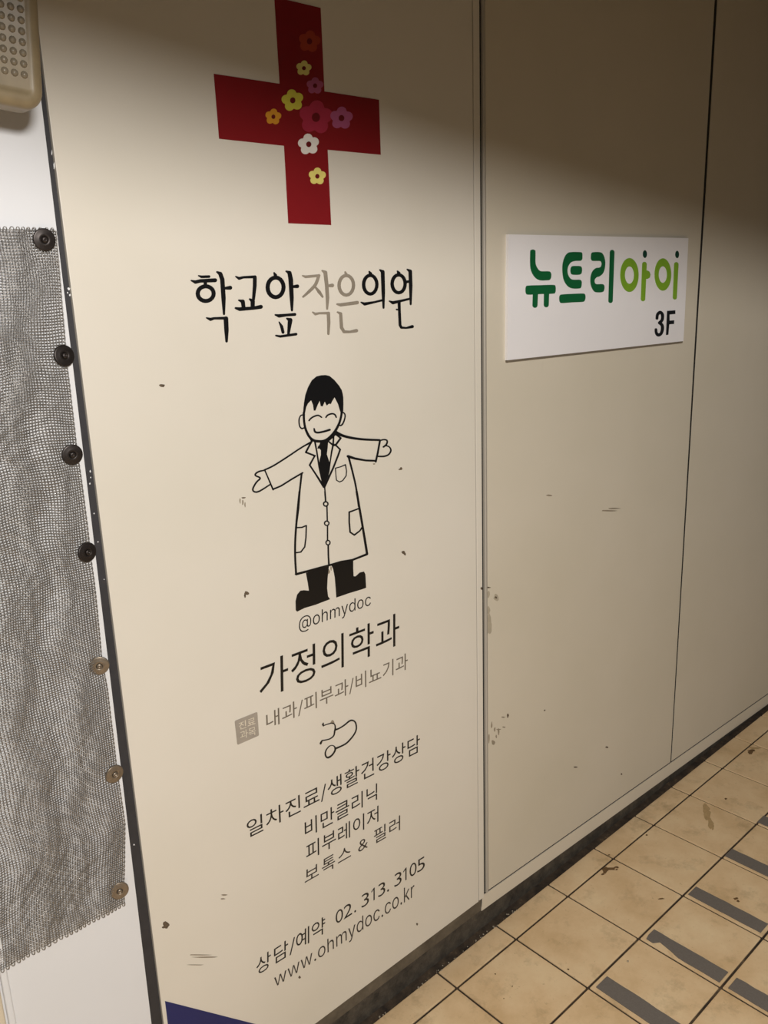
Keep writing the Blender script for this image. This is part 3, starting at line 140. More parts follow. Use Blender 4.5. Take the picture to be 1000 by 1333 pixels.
SMUDGES = [
[[684.7,1149.8],[683.9,1147.3],[683.3,1146.4],[682.6,1145.9],[681.8,1146.3],[682.0,1148.6],[682.2,1151.8],[682.5,1153.5],[683.3,1154.0],[684.0,1154.3],[684.5,1152.9]],
[[687.9,1145.4],[687.9,1143.4],[687.2,1141.5],[686.5,1141.4],[686.2,1143.0],[685.7,1145.0],[685.9,1146.7],[686.7,1148.8],[687.3,1150.0],[687.9,1149.0],[688.1,1147.1]],
[[679.4,1153.3],[679.2,1150.5],[678.7,1148.9],[678.0,1149.6],[677.7,1151.0],[677.2,1152.6],[677.4,1155.1],[678.3,1157.4],[678.8,1157.9],[679.4,1156.6],[679.7,1155.2]],
[[1328.8,521.8],[1325.7,522.1],[1323.8,522.1],[1320.0,523.6],[1316.8,525.5],[1316.2,526.4],[1314.4,527.9],[1315.9,528.2],[1320.4,526.9],[1323.5,525.2],[1327.8,522.8]],
[[1283.9,520.5],[1283.8,516.9],[1282.3,515.0],[1281.1,513.3],[1279.7,514.9],[1278.8,520.0],[1279.6,524.2],[1280.1,526.8],[1281.1,529.0],[1282.5,529.3],[1283.0,525.9]],
[[1294.1,504.9],[1293.9,502.3],[1293.2,501.0],[1291.5,500.3],[1290.6,501.2],[1289.3,505.0],[1288.9,508.6],[1290.3,509.9],[1291.6,510.9],[1293.2,511.0],[1294.5,508.5]],
[[1308.3,493.4],[1307.1,488.9],[1306.4,485.3],[1304.7,486.5],[1303.4,490.3],[1302.9,493.7],[1302.0,498.2],[1302.9,502.8],[1304.8,503.9],[1306.2,501.0],[1308.1,496.9]],
[[1274.4,490.0],[1273.5,483.5],[1273.0,480.8],[1271.8,479.4],[1270.9,480.3],[1270.6,487.1],[1270.0,495.9],[1270.6,500.2],[1272.0,501.8],[1273.0,502.6],[1274.3,498.6]],
[[1293.5,472.5],[1290.8,469.3],[1288.6,468.5],[1285.6,470.3],[1282.4,472.7],[1282.2,475.1],[1281.2,479.9],[1282.0,482.8],[1285.8,481.5],[1288.5,479.5],[1291.9,476.6]],
[[1299.5,485.4],[1299.6,483.1],[1298.2,481.7],[1296.9,482.3],[1295.5,484.5],[1294.5,486.6],[1295.2,488.2],[1295.9,490.3],[1296.8,491.0],[1298.3,489.3],[1298.8,487.4]],
[[1328.9,496.6],[1327.7,496.0],[1326.5,495.7],[1323.1,497.3],[1321.1,498.7],[1319.3,500.1],[1317.7,501.7],[1320.3,501.7],[1323.4,500.7],[1326.3,499.1],[1329.5,497.1]],
[[1267.7,509.9],[1267.6,504.2],[1266.4,500.1],[1265.5,501.1],[1264.3,505.3],[1263.9,509.3],[1264.4,514.0],[1264.7,519.6],[1265.5,521.5],[1266.6,518.4],[1267.0,514.3]],
[[1313.7,496.9],[1310.5,497.6],[1308.5,497.9],[1303.8,499.5],[1300.2,501.0],[1299.1,502.4],[1296.7,504.3],[1299.1,503.8],[1304.2,502.1],[1308.1,500.8],[1313.3,498.1]],
[[590.5,476.7],[588.2,477.3],[586.8,477.5],[583.4,479.1],[581.0,481.0],[580.0,482.4],[578.3,484.0],[580.3,483.5],[584.0,482.0],[586.8,480.3],[590.4,477.4]],
[[586.0,471.5],[584.8,471.6],[582.2,472.7],[580.2,473.5],[577.4,475.3],[576.9,476.4],[577.7,476.7],[577.9,477.1],[580.3,476.1],[582.6,474.9],[584.1,473.6]],
[[550.5,379.5],[543.2,383.6],[532.9,389.9],[523.8,395.9],[511.7,404.0],[510.5,405.2],[511.6,405.1],[512.4,405.2],[523.8,397.9],[533.3,391.5],[542.0,385.6]],
[[557.2,370.4],[555.8,370.8],[549.9,374.1],[535.3,383.3],[527.3,388.7],[517.1,396.2],[513.2,399.3],[525.6,391.8],[536.3,385.3],[549.5,376.8],[560.7,368.9]],
[[531.5,371.5],[528.8,372.7],[525.8,374.4],[517.0,380.3],[512.1,383.7],[507.2,387.3],[503.5,390.3],[510.4,386.2],[517.9,381.3],[525.4,376.2],[533.3,370.8]],
[[849.2,992.9],[848.6,991.4],[846.8,990.1],[845.4,989.5],[843.7,991.2],[843.4,993.5],[844.1,995.1],[844.4,996.7],[845.9,997.9],[847.3,997.4],[848.1,995.3]],
[[852.7,997.7],[852.3,995.1],[851.9,993.5],[851.1,994.3],[850.6,995.7],[850.2,997.2],[850.0,999.7],[850.9,1002.0],[851.6,1002.3],[852.3,1001.0],[853.0,999.6]],
[[1759.9,919.1],[1747.9,920.2],[1729.6,923.3],[1713.6,926.8],[1692.2,931.6],[1689.7,932.7],[1692.3,933.4],[1693.3,934.2],[1713.0,930.4],[1729.8,926.6],[1744.6,923.1]],
[[1775.0,922.0],[1762.2,923.8],[1751.6,925.3],[1737.5,927.7],[1722.2,931.2],[1721.2,932.3],[1717.3,933.9],[1720.2,933.9],[1737.9,931.1],[1750.7,928.5],[1766.7,924.6]],
[[1490.1,1009.2],[1491.1,1007.9],[1484.2,1008.3],[1478.2,1009.5],[1471.6,1011.5],[1466.5,1013.2],[1469.9,1013.5],[1473.2,1013.9],[1477.5,1013.5],[1484.7,1011.7],[1487.0,1010.5]],
[[963.7,1166.3],[962.8,1165.8],[962.2,1165.5],[960.5,1165.6],[959.4,1165.8],[958.8,1166.6],[958.0,1167.6],[959.1,1167.9],[960.8,1167.9],[962.2,1167.8],[963.9,1167.2]],
[[839.7,704.6],[840.1,702.3],[837.6,701.4],[835.2,702.3],[833.0,704.7],[831.0,707.2],[832.3,708.6],[834.0,710.1],[835.6,710.6],[838.2,708.6],[839.0,706.6]]]
SMEARS = [
[[1281.4,763.9],[1277.6,754.7],[1275.0,748.3],[1270.6,743.5],[1266.6,747.6],[1266.1,761.3],[1264.3,775.0],[1265.8,782.5],[1271.2,788.0],[1274.9,789.6],[1279.9,779.2]],
[[1282.1,753.0],[1282.2,746.3],[1280.3,743.1],[1276.2,741.0],[1273.8,742.9],[1270.5,751.9],[1269.9,760.6],[1273.6,764.3],[1276.4,767.1],[1280.2,767.7],[1282.9,762.0]],
[[1278.0,794.9],[1275.7,791.1],[1274.1,786.8],[1271.3,786.6],[1268.8,791.0],[1268.5,795.7],[1267.3,800.1],[1268.3,804.8],[1271.6,807.2],[1274.0,804.9],[1277.0,799.4]],
[[1305.3,817.1],[1305.8,811.2],[1300.8,809.7],[1296.6,812.0],[1291.7,815.5],[1288.3,819.4],[1290.8,824.0],[1293.0,828.2],[1296.1,828.0],[1301.2,824.7],[1302.9,821.9]],
[[1277.0,832.0],[1275.1,828.4],[1273.9,826.4],[1271.7,825.0],[1269.7,826.3],[1269.4,831.2],[1268.5,836.6],[1269.3,839.4],[1271.9,840.8],[1273.8,841.4],[1276.2,837.8]]]
SPECKS = [
[[451.8,1480.2],[451.0,1478.9],[450.6,1478.4],[449.6,1478.6],[449.0,1479.0],[448.8,1479.7],[448.4,1480.9],[449.1,1481.9],[450.2,1482.0],[450.9,1481.6],[451.9,1481.1]],
[[451.4,1472.5],[451.3,1471.7],[451.0,1471.4],[450.3,1471.1],[449.9,1471.2],[449.5,1472.0],[449.5,1473.0],[450.2,1473.5],[450.6,1473.7],[451.3,1473.9],[451.6,1473.5]],
[[448.9,1475.4],[448.5,1474.9],[448.1,1474.4],[447.7,1474.4],[447.2,1474.8],[447.3,1475.3],[447.3,1475.7],[447.4,1476.3],[448.0,1476.6],[448.3,1476.3],[448.7,1475.9]],
[[448.7,1238.9],[448.6,1237.9],[448.0,1237.2],[447.6,1237.5],[447.2,1238.1],[446.8,1238.8],[447.2,1239.7],[447.6,1240.7],[448.0,1240.9],[448.5,1240.3],[448.6,1239.7]],
[[448.1,1230.5],[448.0,1229.8],[447.5,1229.7],[447.1,1229.8],[446.7,1229.9],[446.5,1230.4],[446.8,1231.0],[447.0,1231.4],[447.3,1231.5],[447.8,1231.4],[447.9,1231.1]],
[[446.0,1222.2],[446.1,1221.6],[445.5,1221.3],[444.9,1221.0],[444.5,1221.3],[444.0,1222.2],[444.3,1222.8],[444.8,1223.2],[445.2,1223.6],[445.8,1223.6],[446.0,1223.0]],
[[446.4,1179.7],[446.4,1179.3],[446.1,1178.9],[445.5,1178.8],[445.2,1179.2],[444.8,1179.8],[444.8,1180.2],[445.4,1180.6],[445.8,1180.8],[446.3,1180.6],[446.6,1180.1]],
[[446.8,1138.6],[446.5,1138.2],[446.3,1137.9],[445.8,1137.8],[445.5,1138.1],[445.4,1138.6],[445.2,1139.1],[445.6,1139.4],[446.1,1139.7],[446.5,1139.6],[446.9,1139.1]],
[[448.5,1082.6],[448.6,1082.3],[448.3,1082.2],[447.8,1082.2],[447.6,1082.3],[447.2,1082.7],[447.3,1083.1],[447.7,1083.3],[448.0,1083.3],[448.4,1083.3],[448.6,1083.0]],
[[451.2,1644.6],[451.0,1643.2],[450.4,1641.7],[450.1,1641.3],[449.9,1642.4],[449.8,1643.8],[450.2,1645.1],[450.6,1646.6],[450.9,1647.7],[451.2,1647.3],[451.2,1645.9]],
[[452.2,1629.5],[451.7,1627.4],[451.3,1626.1],[450.7,1624.9],[450.4,1625.3],[450.6,1627.9],[450.7,1630.5],[451.2,1632.1],[451.9,1633.5],[452.3,1634.1],[452.6,1632.4]],
[[443.1,651.2],[443.0,650.6],[442.4,650.5],[441.9,650.5],[441.3,650.9],[441.0,651.9],[441.4,652.4],[441.7,652.8],[442.1,653.0],[442.7,652.8],[442.8,652.2]]]
STAINS = [
[[1632.9,-90.7],[1627.0,-90.2],[1622.4,-91.1],[1616.7,-92.1],[1612.1,-89.7],[1614.5,-86.2],[1620.2,-82.1],[1622.6,-77.4],[1625.9,-75.8],[1633.2,-76.6],[1639.0,-76.9],[1640.3,-80.1],[1638.2,-87.0]],
[[1648.7,-98.1],[1646.0,-100.3],[1644.5,-100.6],[1640.0,-95.8],[1636.2,-92.4],[1634.2,-89.9],[1631.8,-84.1],[1634.0,-80.6],[1640.7,-83.8],[1644.7,-87.4],[1647.7,-90.5],[1653.0,-95.5],[1653.8,-98.1]],
[[1660.6,-101.5],[1659.8,-103.5],[1657.4,-103.7],[1654.5,-101.3],[1653.9,-99.1],[1653.3,-96.6],[1651.8,-93.7],[1653.7,-93.4],[1657.8,-94.5],[1660.1,-95.0],[1661.4,-97.0],[1662.6,-100.2],[1661.8,-101.1]],
[[1612.3,-90.9],[1611.2,-92.6],[1609.4,-91.7],[1607.4,-90.5],[1605.7,-89.9],[1604.4,-88.0],[1605.3,-85.8],[1608.4,-85.4],[1610.4,-85.6],[1611.3,-85.8],[1613.4,-86.8],[1614.9,-87.8],[1613.8,-88.7]],
[[2434.6,-99.3],[2426.2,-100.3],[2423.2,-100.9],[2422.1,-98.7],[2419.5,-95.7],[2419.2,-94.6],[2422.3,-91.7],[2427.3,-86.5],[2433.2,-85.5],[2436.8,-88.5],[2438.0,-90.9],[2440.6,-93.5],[2441.4,-97.3]],
[[2452.4,-97.6],[2452.3,-100.6],[2447.6,-100.0],[2440.4,-95.6],[2438.0,-92.1],[2436.9,-87.0],[2434.9,-81.1],[2438.0,-81.5],[2445.0,-85.0],[2450.0,-86.1],[2454.4,-89.5],[2457.2,-95.2],[2454.7,-97.0]],
[[1687.7,-59.6],[1686.0,-59.8],[1684.6,-59.1],[1683.7,-58.9],[1682.2,-58.3],[1681.7,-57.3],[1683.3,-56.5],[1685.0,-55.7],[1685.5,-55.1],[1686.5,-55.5],[1688.0,-56.1],[1688.7,-56.4],[1688.6,-57.8]],
[[1639.6,-244.1],[1639.2,-245.1],[1635.7,-242.4],[1632.4,-240.2],[1629.8,-238.4],[1626.9,-234.8],[1627.5,-233.2],[1630.7,-234.4],[1632.1,-234.8],[1633.5,-235.4],[1637.2,-238.0],[1639.1,-239.8],[1638.8,-241.1]],
[[1166.5,-107.3],[1165.5,-108.1],[1164.8,-108.6],[1164.2,-107.9],[1164.1,-107.0],[1164.1,-106.5],[1164.0,-105.5],[1164.6,-104.5],[1166.1,-104.4],[1167.0,-104.7],[1167.1,-105.4],[1167.4,-106.5],[1167.4,-107.1]],
[[1167.0,-154.9],[1166.4,-155.1],[1165.4,-154.9],[1164.5,-155.0],[1163.9,-154.7],[1163.9,-153.7],[1164.7,-153.2],[1165.4,-153.0],[1165.8,-152.6],[1166.6,-152.4],[1167.6,-152.6],[1167.6,-153.0],[1167.2,-154.0]],
[[1128.8,-163.0],[1127.6,-163.1],[1127.1,-163.2],[1126.9,-162.9],[1126.5,-162.2],[1126.4,-161.9],[1126.8,-161.6],[1127.2,-160.7],[1127.8,-160.2],[1128.5,-160.7],[1128.7,-161.3],[1129.0,-161.7],[1129.3,-162.5]],
[[1831.2,-84.5],[1829.2,-86.1],[1827.4,-85.6],[1826.7,-84.6],[1825.9,-83.9],[1824.9,-82.7],[1826.1,-81.4],[1829.3,-80.6],[1831.3,-80.0],[1831.7,-80.2],[1832.6,-81.2],[1833.4,-81.8],[1832.8,-82.5]],
[[1291.5,-211.7],[1290.5,-213.0],[1289.5,-213.3],[1288.6,-212.1],[1288.4,-211.2],[1288.1,-210.3],[1287.7,-209.0],[1289.0,-208.2],[1291.1,-208.3],[1291.9,-208.7],[1292.1,-209.6],[1292.7,-210.9],[1292.5,-211.3]],
[[1651.5,-105.0],[1650.9,-106.2],[1650.0,-106.0],[1648.2,-105.0],[1646.8,-104.5],[1646.2,-103.3],[1646.4,-101.2],[1648.0,-100.6],[1649.9,-101.3],[1651.0,-101.7],[1652.5,-102.3],[1654.0,-103.4],[1653.1,-104.1]],
[[1765.6,-369.0],[1762.4,-368.1],[1761.1,-368.0],[1758.6,-367.2],[1755.5,-365.4],[1755.6,-364.3],[1757.4,-362.6],[1758.0,-360.1],[1759.7,-360.3],[1763.1,-362.3],[1765.9,-363.3],[1768.0,-365.2],[1768.4,-368.2]],
[[1760.1,-374.8],[1758.7,-376.3],[1755.7,-375.9],[1753.8,-374.6],[1754.0,-373.1],[1753.8,-371.0],[1753.9,-369.6],[1756.4,-369.8],[1759.3,-369.6],[1761.0,-369.5],[1761.8,-371.1],[1761.5,-372.9],[1760.5,-373.5]],
[[2141.0,-158.5],[2138.3,-158.0],[2135.8,-158.3],[2133.8,-158.2],[2132.9,-156.4],[2134.2,-155.0],[2135.8,-154.2],[2136.3,-152.8],[2138.1,-152.0],[2141.4,-152.6],[2142.9,-153.5],[2142.5,-155.3],[2142.2,-157.7]]]
FAINTSTAINS = [
[[2061.5,-147.3],[2049.3,-149.3],[2034.5,-151.7],[2027.4,-152.4],[2028.9,-145.8],[2035.8,-138.1],[2044.1,-135.0],[2051.5,-130.8],[2062.0,-124.2],[2074.7,-122.3],[2078.2,-126.2],[2071.4,-132.9],[2066.0,-141.2]],
[[2030.6,-162.5],[2016.4,-169.4],[2011.6,-171.6],[2008.4,-168.1],[2004.1,-166.0],[2003.6,-164.0],[2011.1,-155.2],[2026.0,-145.6],[2039.0,-143.9],[2043.2,-146.5],[2046.0,-148.6],[2051.3,-151.8],[2047.3,-156.4]],
[[2005.1,-186.7],[1994.0,-189.7],[1980.2,-192.2],[1974.4,-192.7],[1977.1,-187.0],[1983.3,-180.0],[1990.6,-177.2],[1998.5,-173.8],[2008.9,-167.5],[2019.7,-165.1],[2021.7,-168.7],[2014.8,-174.6],[2009.2,-181.2]],
[[1988.5,-194.5],[1985.4,-196.3],[1981.1,-198.3],[1975.4,-198.7],[1974.0,-197.5],[1977.6,-194.4],[1981.2,-190.1],[1984.4,-187.9],[1989.6,-187.8],[1995.5,-186.7],[1999.1,-186.5],[1998.5,-189.6],[1993.6,-193.0]],
[[2479.4,-105.4],[2470.3,-101.7],[2467.0,-100.3],[2463.2,-96.2],[2456.1,-89.4],[2454.2,-87.1],[2455.8,-84.5],[2455.9,-78.0],[2460.0,-78.3],[2467.7,-85.7],[2472.7,-90.8],[2478.6,-96.4],[2484.1,-104.2]]]
FLAKE = [
1402.3,
-289.9]
FONT = {
"가":[920,[[[468,484],[508,727],[100,727],[100,664],[433,664],[377,460],[252,290],[59,157],[102,98],[336,269]],[[665,-74],[665,824],[742,824],[742,457],[886,457],[886,394],[742,394],[742,-74]]]],
"정":[920,[[[301,33],[378,-3],[496,-15],[614,-3],[691,33],[718,91],[691,150],[614,186],[496,198],[378,186],[301,150],[274,91]],[[283,662],[283,696],[82,696],[82,758],[559,758],[559,696],[361,696],[361,663],[389,548],[466,451],[579,386],[540,325],[450,372],[378,441],[324,531],[269,430],[192,353],[97,300],[57,361],[174,431],[254,536]],[[714,291],[714,526],[536,526],[536,589],[714,589],[714,824],[791,824],[791,291]],[[336,-54],[234,2],[198,91],[234,180],[336,237],[496,257],[656,237],[758,180],[794,91],[758,2],[656,-54],[496,-74]]]],
"의":[920,[[[507,548],[486,624],[427,674],[343,692],[259,674],[200,624],[179,548],[200,472],[259,422],[343,404],[427,422],[486,472]],[[707,824],[784,824],[784,-76],[707,-76]],[[134,438],[103,548],[134,658],[219,731],[343,758],[467,731],[551,658],[582,548],[551,438],[467,365],[343,338],[219,365]],[[441,196],[642,217],[649,162],[445,134],[244,124],[69,122],[59,186],[238,187]]]],
"학":[920,[[[392,365],[441,400],[459,454],[441,508],[392,544],[319,556],[246,544],[197,508],[179,454],[197,400],[246,365],[319,353]],[[358,728],[358,828],[281,828],[281,728],[55,728],[55,667],[583,667],[583,728]],[[207,314],[132,370],[105,454],[132,538],[207,594],[319,614],[431,594],[505,538],[532,454],[505,370],[431,314],[319,294]],[[672,264],[672,824],[749,824],[749,574],[882,574],[882,511],[749,511],[749,264]],[[167,147],[167,209],[749,209],[749,-75],[672,-75],[672,147]]]],
"과":[920,[[[543,591],[536,471],[518,323],[442,330],[459,464],[468,663],[94,663],[94,725],[544,725]],[[54,123],[44,186],[235,189],[235,466],[311,466],[311,191],[511,203],[602,213],[607,157],[417,135],[225,125]],[[663,-75],[663,824],[740,824],[740,446],[884,446],[884,381],[740,381],[740,-75]]]],
"내":[920,[[[473,188],[358,170],[251,161],[97,159],[97,715],[174,715],[174,226],[267,229],[363,238],[463,255]],[[606,456],[739,456],[739,824],[813,824],[813,-75],[739,-75],[739,393],[606,393],[606,-28],[534,-28],[534,804],[606,804]]]],
"피":[920,[[[238,151],[61,149],[52,213],[175,214],[175,665],[75,665],[75,727],[581,727],[581,665],[481,665],[481,225],[627,239],[632,183],[435,160]],[[406,665],[249,665],[249,215],[406,221]],[[712,-75],[712,824],[789,824],[789,-75]]]],
"부":[920,[[[232,602],[232,464],[685,464],[685,602]],[[762,402],[156,402],[156,787],[232,787],[232,663],[685,663],[685,787],[762,787]],[[52,227],[52,288],[866,288],[866,227],[495,227],[495,-75],[419,-75],[419,227]]]],
"비":[920,[[[181,449],[181,205],[448,205],[448,449]],[[787,-76],[787,824],[710,824],[710,-76]],[[104,142],[104,747],[181,747],[181,509],[448,509],[448,747],[524,747],[524,142]]]],
"뇨":[920,[[[565,109],[565,348],[357,348],[357,109]],[[150,348],[150,742],[227,742],[227,409],[773,409],[773,348],[641,348],[641,109],[867,109],[867,47],[53,47],[53,109],[281,109],[281,348]]]],
"기":[920,[[[789,-75],[712,-75],[712,824],[789,824]],[[266,290],[392,460],[446,665],[106,665],[106,726],[522,726],[481,481],[347,266],[106,95],[65,157]]]],
"진":[920,[[[560,298],[467,344],[391,413],[335,504],[280,406],[202,331],[106,280],[66,340],[184,408],[265,511],[294,635],[294,687],[87,687],[87,749],[576,749],[576,687],[372,687],[372,635],[402,518],[482,421],[599,358]],[[711,167],[711,823],[788,823],[788,167]],[[213,-55],[213,223],[290,223],[290,7],[816,7],[816,-55]]]],
"료":[920,[[[867,37],[53,37],[53,100],[282,100],[282,276],[155,276],[155,550],[689,550],[689,695],[153,695],[153,757],[765,757],[765,489],[231,489],[231,338],[786,338],[786,276],[646,276],[646,100],[867,100]],[[357,276],[357,100],[571,100],[571,276]]]],
"목":[920,[[[497,366],[864,366],[864,304],[53,304],[53,366],[420,366],[420,485],[158,485],[158,786],[759,786],[759,485],[497,485]],[[684,726],[233,726],[233,546],[684,546]],[[144,144],[144,205],[763,205],[763,-75],[686,-75],[686,144]]]],
"일":[920,[[[212,159],[712,159],[712,256],[209,256],[209,316],[788,316],[788,103],[286,103],[286,-2],[819,-2],[819,-63],[212,-63]],[[384,711],[304,728],[224,711],[168,664],[148,593],[168,522],[224,475],[304,458],[384,475],[440,522],[460,593],[440,664]],[[185,421],[103,490],[73,593],[103,696],[185,765],[304,791],[423,765],[504,696],[534,593],[504,490],[423,421],[304,396]],[[711,367],[711,824],[788,824],[788,367]]]],
"차":[920,[[[273,534],[273,606],[69,606],[69,667],[272,667],[272,807],[349,807],[349,667],[549,667],[549,606],[348,606],[348,534],[377,390],[455,264],[568,176],[524,118],[437,180],[365,268],[312,382],[257,261],[181,166],[89,101],[45,160],[162,249],[243,381]],[[665,-75],[665,824],[742,824],[742,453],[890,453],[890,389],[742,389],[742,-75]]]],
"생":[920,[[[383,385],[324,444],[280,521],[234,435],[173,367],[96,318],[54,377],[154,447],[219,544],[242,649],[242,767],[316,767],[316,649],[338,549],[401,462],[498,402],[457,343]],[[778,171],[814,86],[778,1],[675,-54],[515,-73],[355,-54],[252,1],[216,86],[252,171],[355,226],[515,245],[675,226]],[[614,519],[614,300],[542,300],[542,806],[614,806],[614,581],[736,581],[736,823],[809,823],[809,271],[736,271],[736,519]],[[320,141],[292,86],[320,31],[397,-3],[515,-15],[633,-3],[709,31],[737,86],[709,141],[633,175],[515,187],[397,175]]]],
"활":[920,[[[145,613],[216,653],[327,667],[438,653],[509,613],[535,552],[515,495],[458,456],[366,436],[366,378],[535,390],[611,399],[617,351],[423,328],[229,318],[58,317],[49,372],[290,375],[290,436],[197,456],[139,495],[119,552]],[[246,-12],[782,-12],[782,-65],[170,-65],[170,121],[672,121],[672,197],[168,197],[168,249],[748,249],[748,73],[246,73]],[[748,593],[880,593],[880,529],[748,529],[748,296],[671,296],[671,824],[748,824]],[[290,755],[290,832],[366,832],[366,755],[584,755],[584,702],[71,702],[71,755]],[[209,515],[256,492],[327,484],[398,492],[445,515],[462,552],[445,588],[398,610],[327,618],[256,610],[209,588],[192,552]]]],
"건":[920,[[[112,754],[515,754],[464,545],[320,379],[100,266],[68,328],[247,414],[374,536],[433,691],[112,691]],[[714,823],[714,545],[518,545],[518,482],[714,482],[714,161],[791,161],[791,823]],[[225,-55],[225,223],[303,223],[303,7],[814,7],[814,-55]]]],
"강":[920,[[[468,272],[623,251],[723,191],[759,99],[723,7],[623,-52],[468,-73],[313,-52],[212,7],[176,99],[212,191],[313,251]],[[279,39],[252,99],[279,160],[354,199],[468,212],[582,199],[657,160],[684,99],[657,39],[582,0],[468,-13],[354,0]],[[749,590],[882,590],[882,527],[749,527],[749,289],[672,289],[672,824],[749,824]],[[93,695],[93,757],[503,757],[453,552],[309,392],[86,287],[55,349],[240,430],[366,547],[421,695]]]],
"상":[920,[[[682,89],[655,145],[580,179],[464,191],[348,179],[272,145],[245,89],[272,33],[348,-1],[464,-13],[580,-1],[655,33]],[[527,340],[439,387],[366,456],[313,546],[259,444],[185,367],[91,315],[50,376],[167,447],[245,555],[273,688],[273,777],[349,777],[349,681],[377,563],[455,464],[568,400]],[[305,231],[464,251],[622,231],[722,176],[757,89],[722,2],[622,-54],[464,-73],[305,-54],[205,2],[169,89],[205,176]],[[672,281],[672,824],[749,824],[749,590],[882,590],[882,526],[749,526],[749,281]]]],
"담":[920,[[[460,380],[327,371],[95,369],[95,763],[486,763],[486,702],[171,702],[171,431],[331,434],[457,443],[570,461],[580,399]],[[749,603],[882,603],[882,540],[749,540],[749,318],[672,318],[672,824],[749,824]],[[187,-62],[187,264],[749,264],[749,-62]],[[673,203],[262,203],[262,-1],[673,-1]]]],
"만":[920,[[[500,330],[90,330],[90,742],[500,742]],[[672,167],[672,824],[749,824],[749,549],[882,549],[882,486],[749,486],[749,167]],[[192,-55],[192,224],[268,224],[268,7],[789,7],[789,-55]],[[425,681],[165,681],[165,391],[425,391]]]],
"클":[920,[[[767,302],[767,97],[227,97],[227,-3],[799,-3],[799,-63],[151,-63],[151,153],[691,153],[691,243],[149,243],[149,302]],[[146,551],[136,611],[684,628],[685,720],[157,720],[157,781],[761,781],[760,641],[755,556],[740,454],[863,454],[863,393],[54,393],[54,454],[663,454],[680,575]]]],
"리":[920,[[[103,740],[515,740],[515,423],[183,423],[183,206],[330,209],[473,219],[621,238],[629,176],[476,155],[328,146],[105,143],[105,484],[437,484],[437,678],[103,678]],[[712,-76],[712,824],[788,824],[788,-76]]]],
"닉":[920,[[[186,442],[325,446],[465,459],[607,483],[618,419],[467,395],[321,382],[109,378],[109,773],[186,773]],[[190,192],[190,255],[788,255],[788,-76],[711,-76],[711,192]],[[711,307],[711,823],[788,823],[788,307]]]],
"레":[920,[[[558,-27],[558,437],[446,437],[446,499],[558,499],[558,802],[630,802],[630,-27]],[[157,416],[157,211],[262,213],[366,220],[473,236],[480,174],[362,157],[251,150],[83,148],[83,477],[323,477],[323,662],[81,662],[81,724],[397,724],[397,416]],[[741,-75],[741,824],[814,824],[814,-75]]]],
"이":[920,[[[446,570],[393,655],[313,686],[233,655],[179,570],[160,442],[179,313],[233,228],[313,197],[393,228],[446,313],[465,442]],[[509,608],[539,442],[509,276],[430,168],[313,129],[196,168],[116,276],[86,442],[116,608],[196,715],[313,754],[430,715]],[[710,-76],[710,824],[787,824],[787,-76]]]],
"저":[920,[[[360,669],[360,562],[392,410],[477,274],[595,184],[549,123],[456,190],[379,288],[322,412],[265,280],[186,175],[93,104],[46,165],[164,259],[250,401],[282,562],[282,669],[79,669],[79,731],[564,731],[564,669]],[[520,433],[520,495],[714,495],[714,824],[791,824],[791,-76],[714,-76],[714,433]]]],
"보":[920,[[[692,760],[768,760],[768,303],[496,303],[496,103],[867,103],[867,40],[53,40],[53,103],[420,103],[420,303],[149,303],[149,760],[226,760],[226,599],[692,599]],[[692,537],[226,537],[226,365],[692,365]]]],
"톡":[920,[[[160,437],[160,800],[763,800],[763,740],[237,740],[237,650],[739,650],[739,592],[237,592],[237,496],[768,496],[768,437],[496,437],[496,336],[864,336],[864,275],[52,275],[52,336],[419,336],[419,437]],[[144,128],[144,189],[758,189],[758,-75],[681,-75],[681,128]]]],
"스":[920,[[[456,569],[372,448],[254,359],[122,308],[88,371],[241,433],[365,548],[415,694],[415,761],[496,761],[496,694],[547,548],[671,433],[825,371],[790,308],[658,358],[541,447]],[[53,47],[53,110],[867,110],[867,47]]]],
"필":[920,[[[182,455],[68,454],[78,392],[247,395],[436,405],[620,426],[616,480],[483,468],[483,703],[573,703],[573,762],[93,762],[93,703],[182,703]],[[789,311],[789,100],[284,100],[284,-4],[822,-4],[822,-65],[208,-65],[208,155],[713,155],[713,251],[206,251],[206,311]],[[256,703],[256,457],[409,463],[409,703]],[[712,361],[712,824],[789,824],[789,361]]]],
"러":[920,[[[87,141],[87,491],[407,491],[407,678],[84,678],[84,740],[482,740],[482,429],[163,429],[163,205],[307,207],[434,216],[556,234],[563,171],[435,153],[302,143]],[[542,414],[542,477],[714,477],[714,824],[790,824],[790,-76],[714,-76],[714,414]]]],
"예":[920,[[[419,267],[378,188],[322,141],[253,124],[154,162],[88,270],[64,437],[88,603],[154,710],[253,748],[323,731],[379,684],[420,605],[564,605],[564,805],[637,805],[637,-29],[564,-29],[564,267]],[[359,564],[318,647],[253,677],[189,647],[148,564],[134,437],[148,309],[189,226],[253,196],[318,226],[359,309],[374,437]],[[742,-75],[742,824],[816,824],[816,-75]],[[443,401],[436,330],[564,330],[564,543],[436,543],[443,473]]]],
"약":[920,[[[69,559],[100,669],[182,743],[302,770],[423,743],[505,669],[535,559],[505,449],[423,375],[302,348],[182,375],[100,449]],[[672,182],[167,182],[167,244],[749,244],[749,-75],[672,-75]],[[461,559],[440,635],[384,687],[302,705],[221,687],[165,635],[144,559],[165,482],[221,430],[302,412],[384,430],[440,482]],[[672,293],[672,824],[749,824],[749,686],[880,686],[880,623],[749,623],[749,493],[880,493],[880,429],[749,429],[749,293]]]],
"/":[339,[[[91,-97],[29,-97],[248,718],[310,718]]]],
"w":[771,[[[265,7],[192,7],[39,509],[113,509],[233,63],[287,288],[348,509],[426,509],[540,63],[596,288],[658,509],[732,509],[579,7],[506,7],[407,363],[386,453]]]],
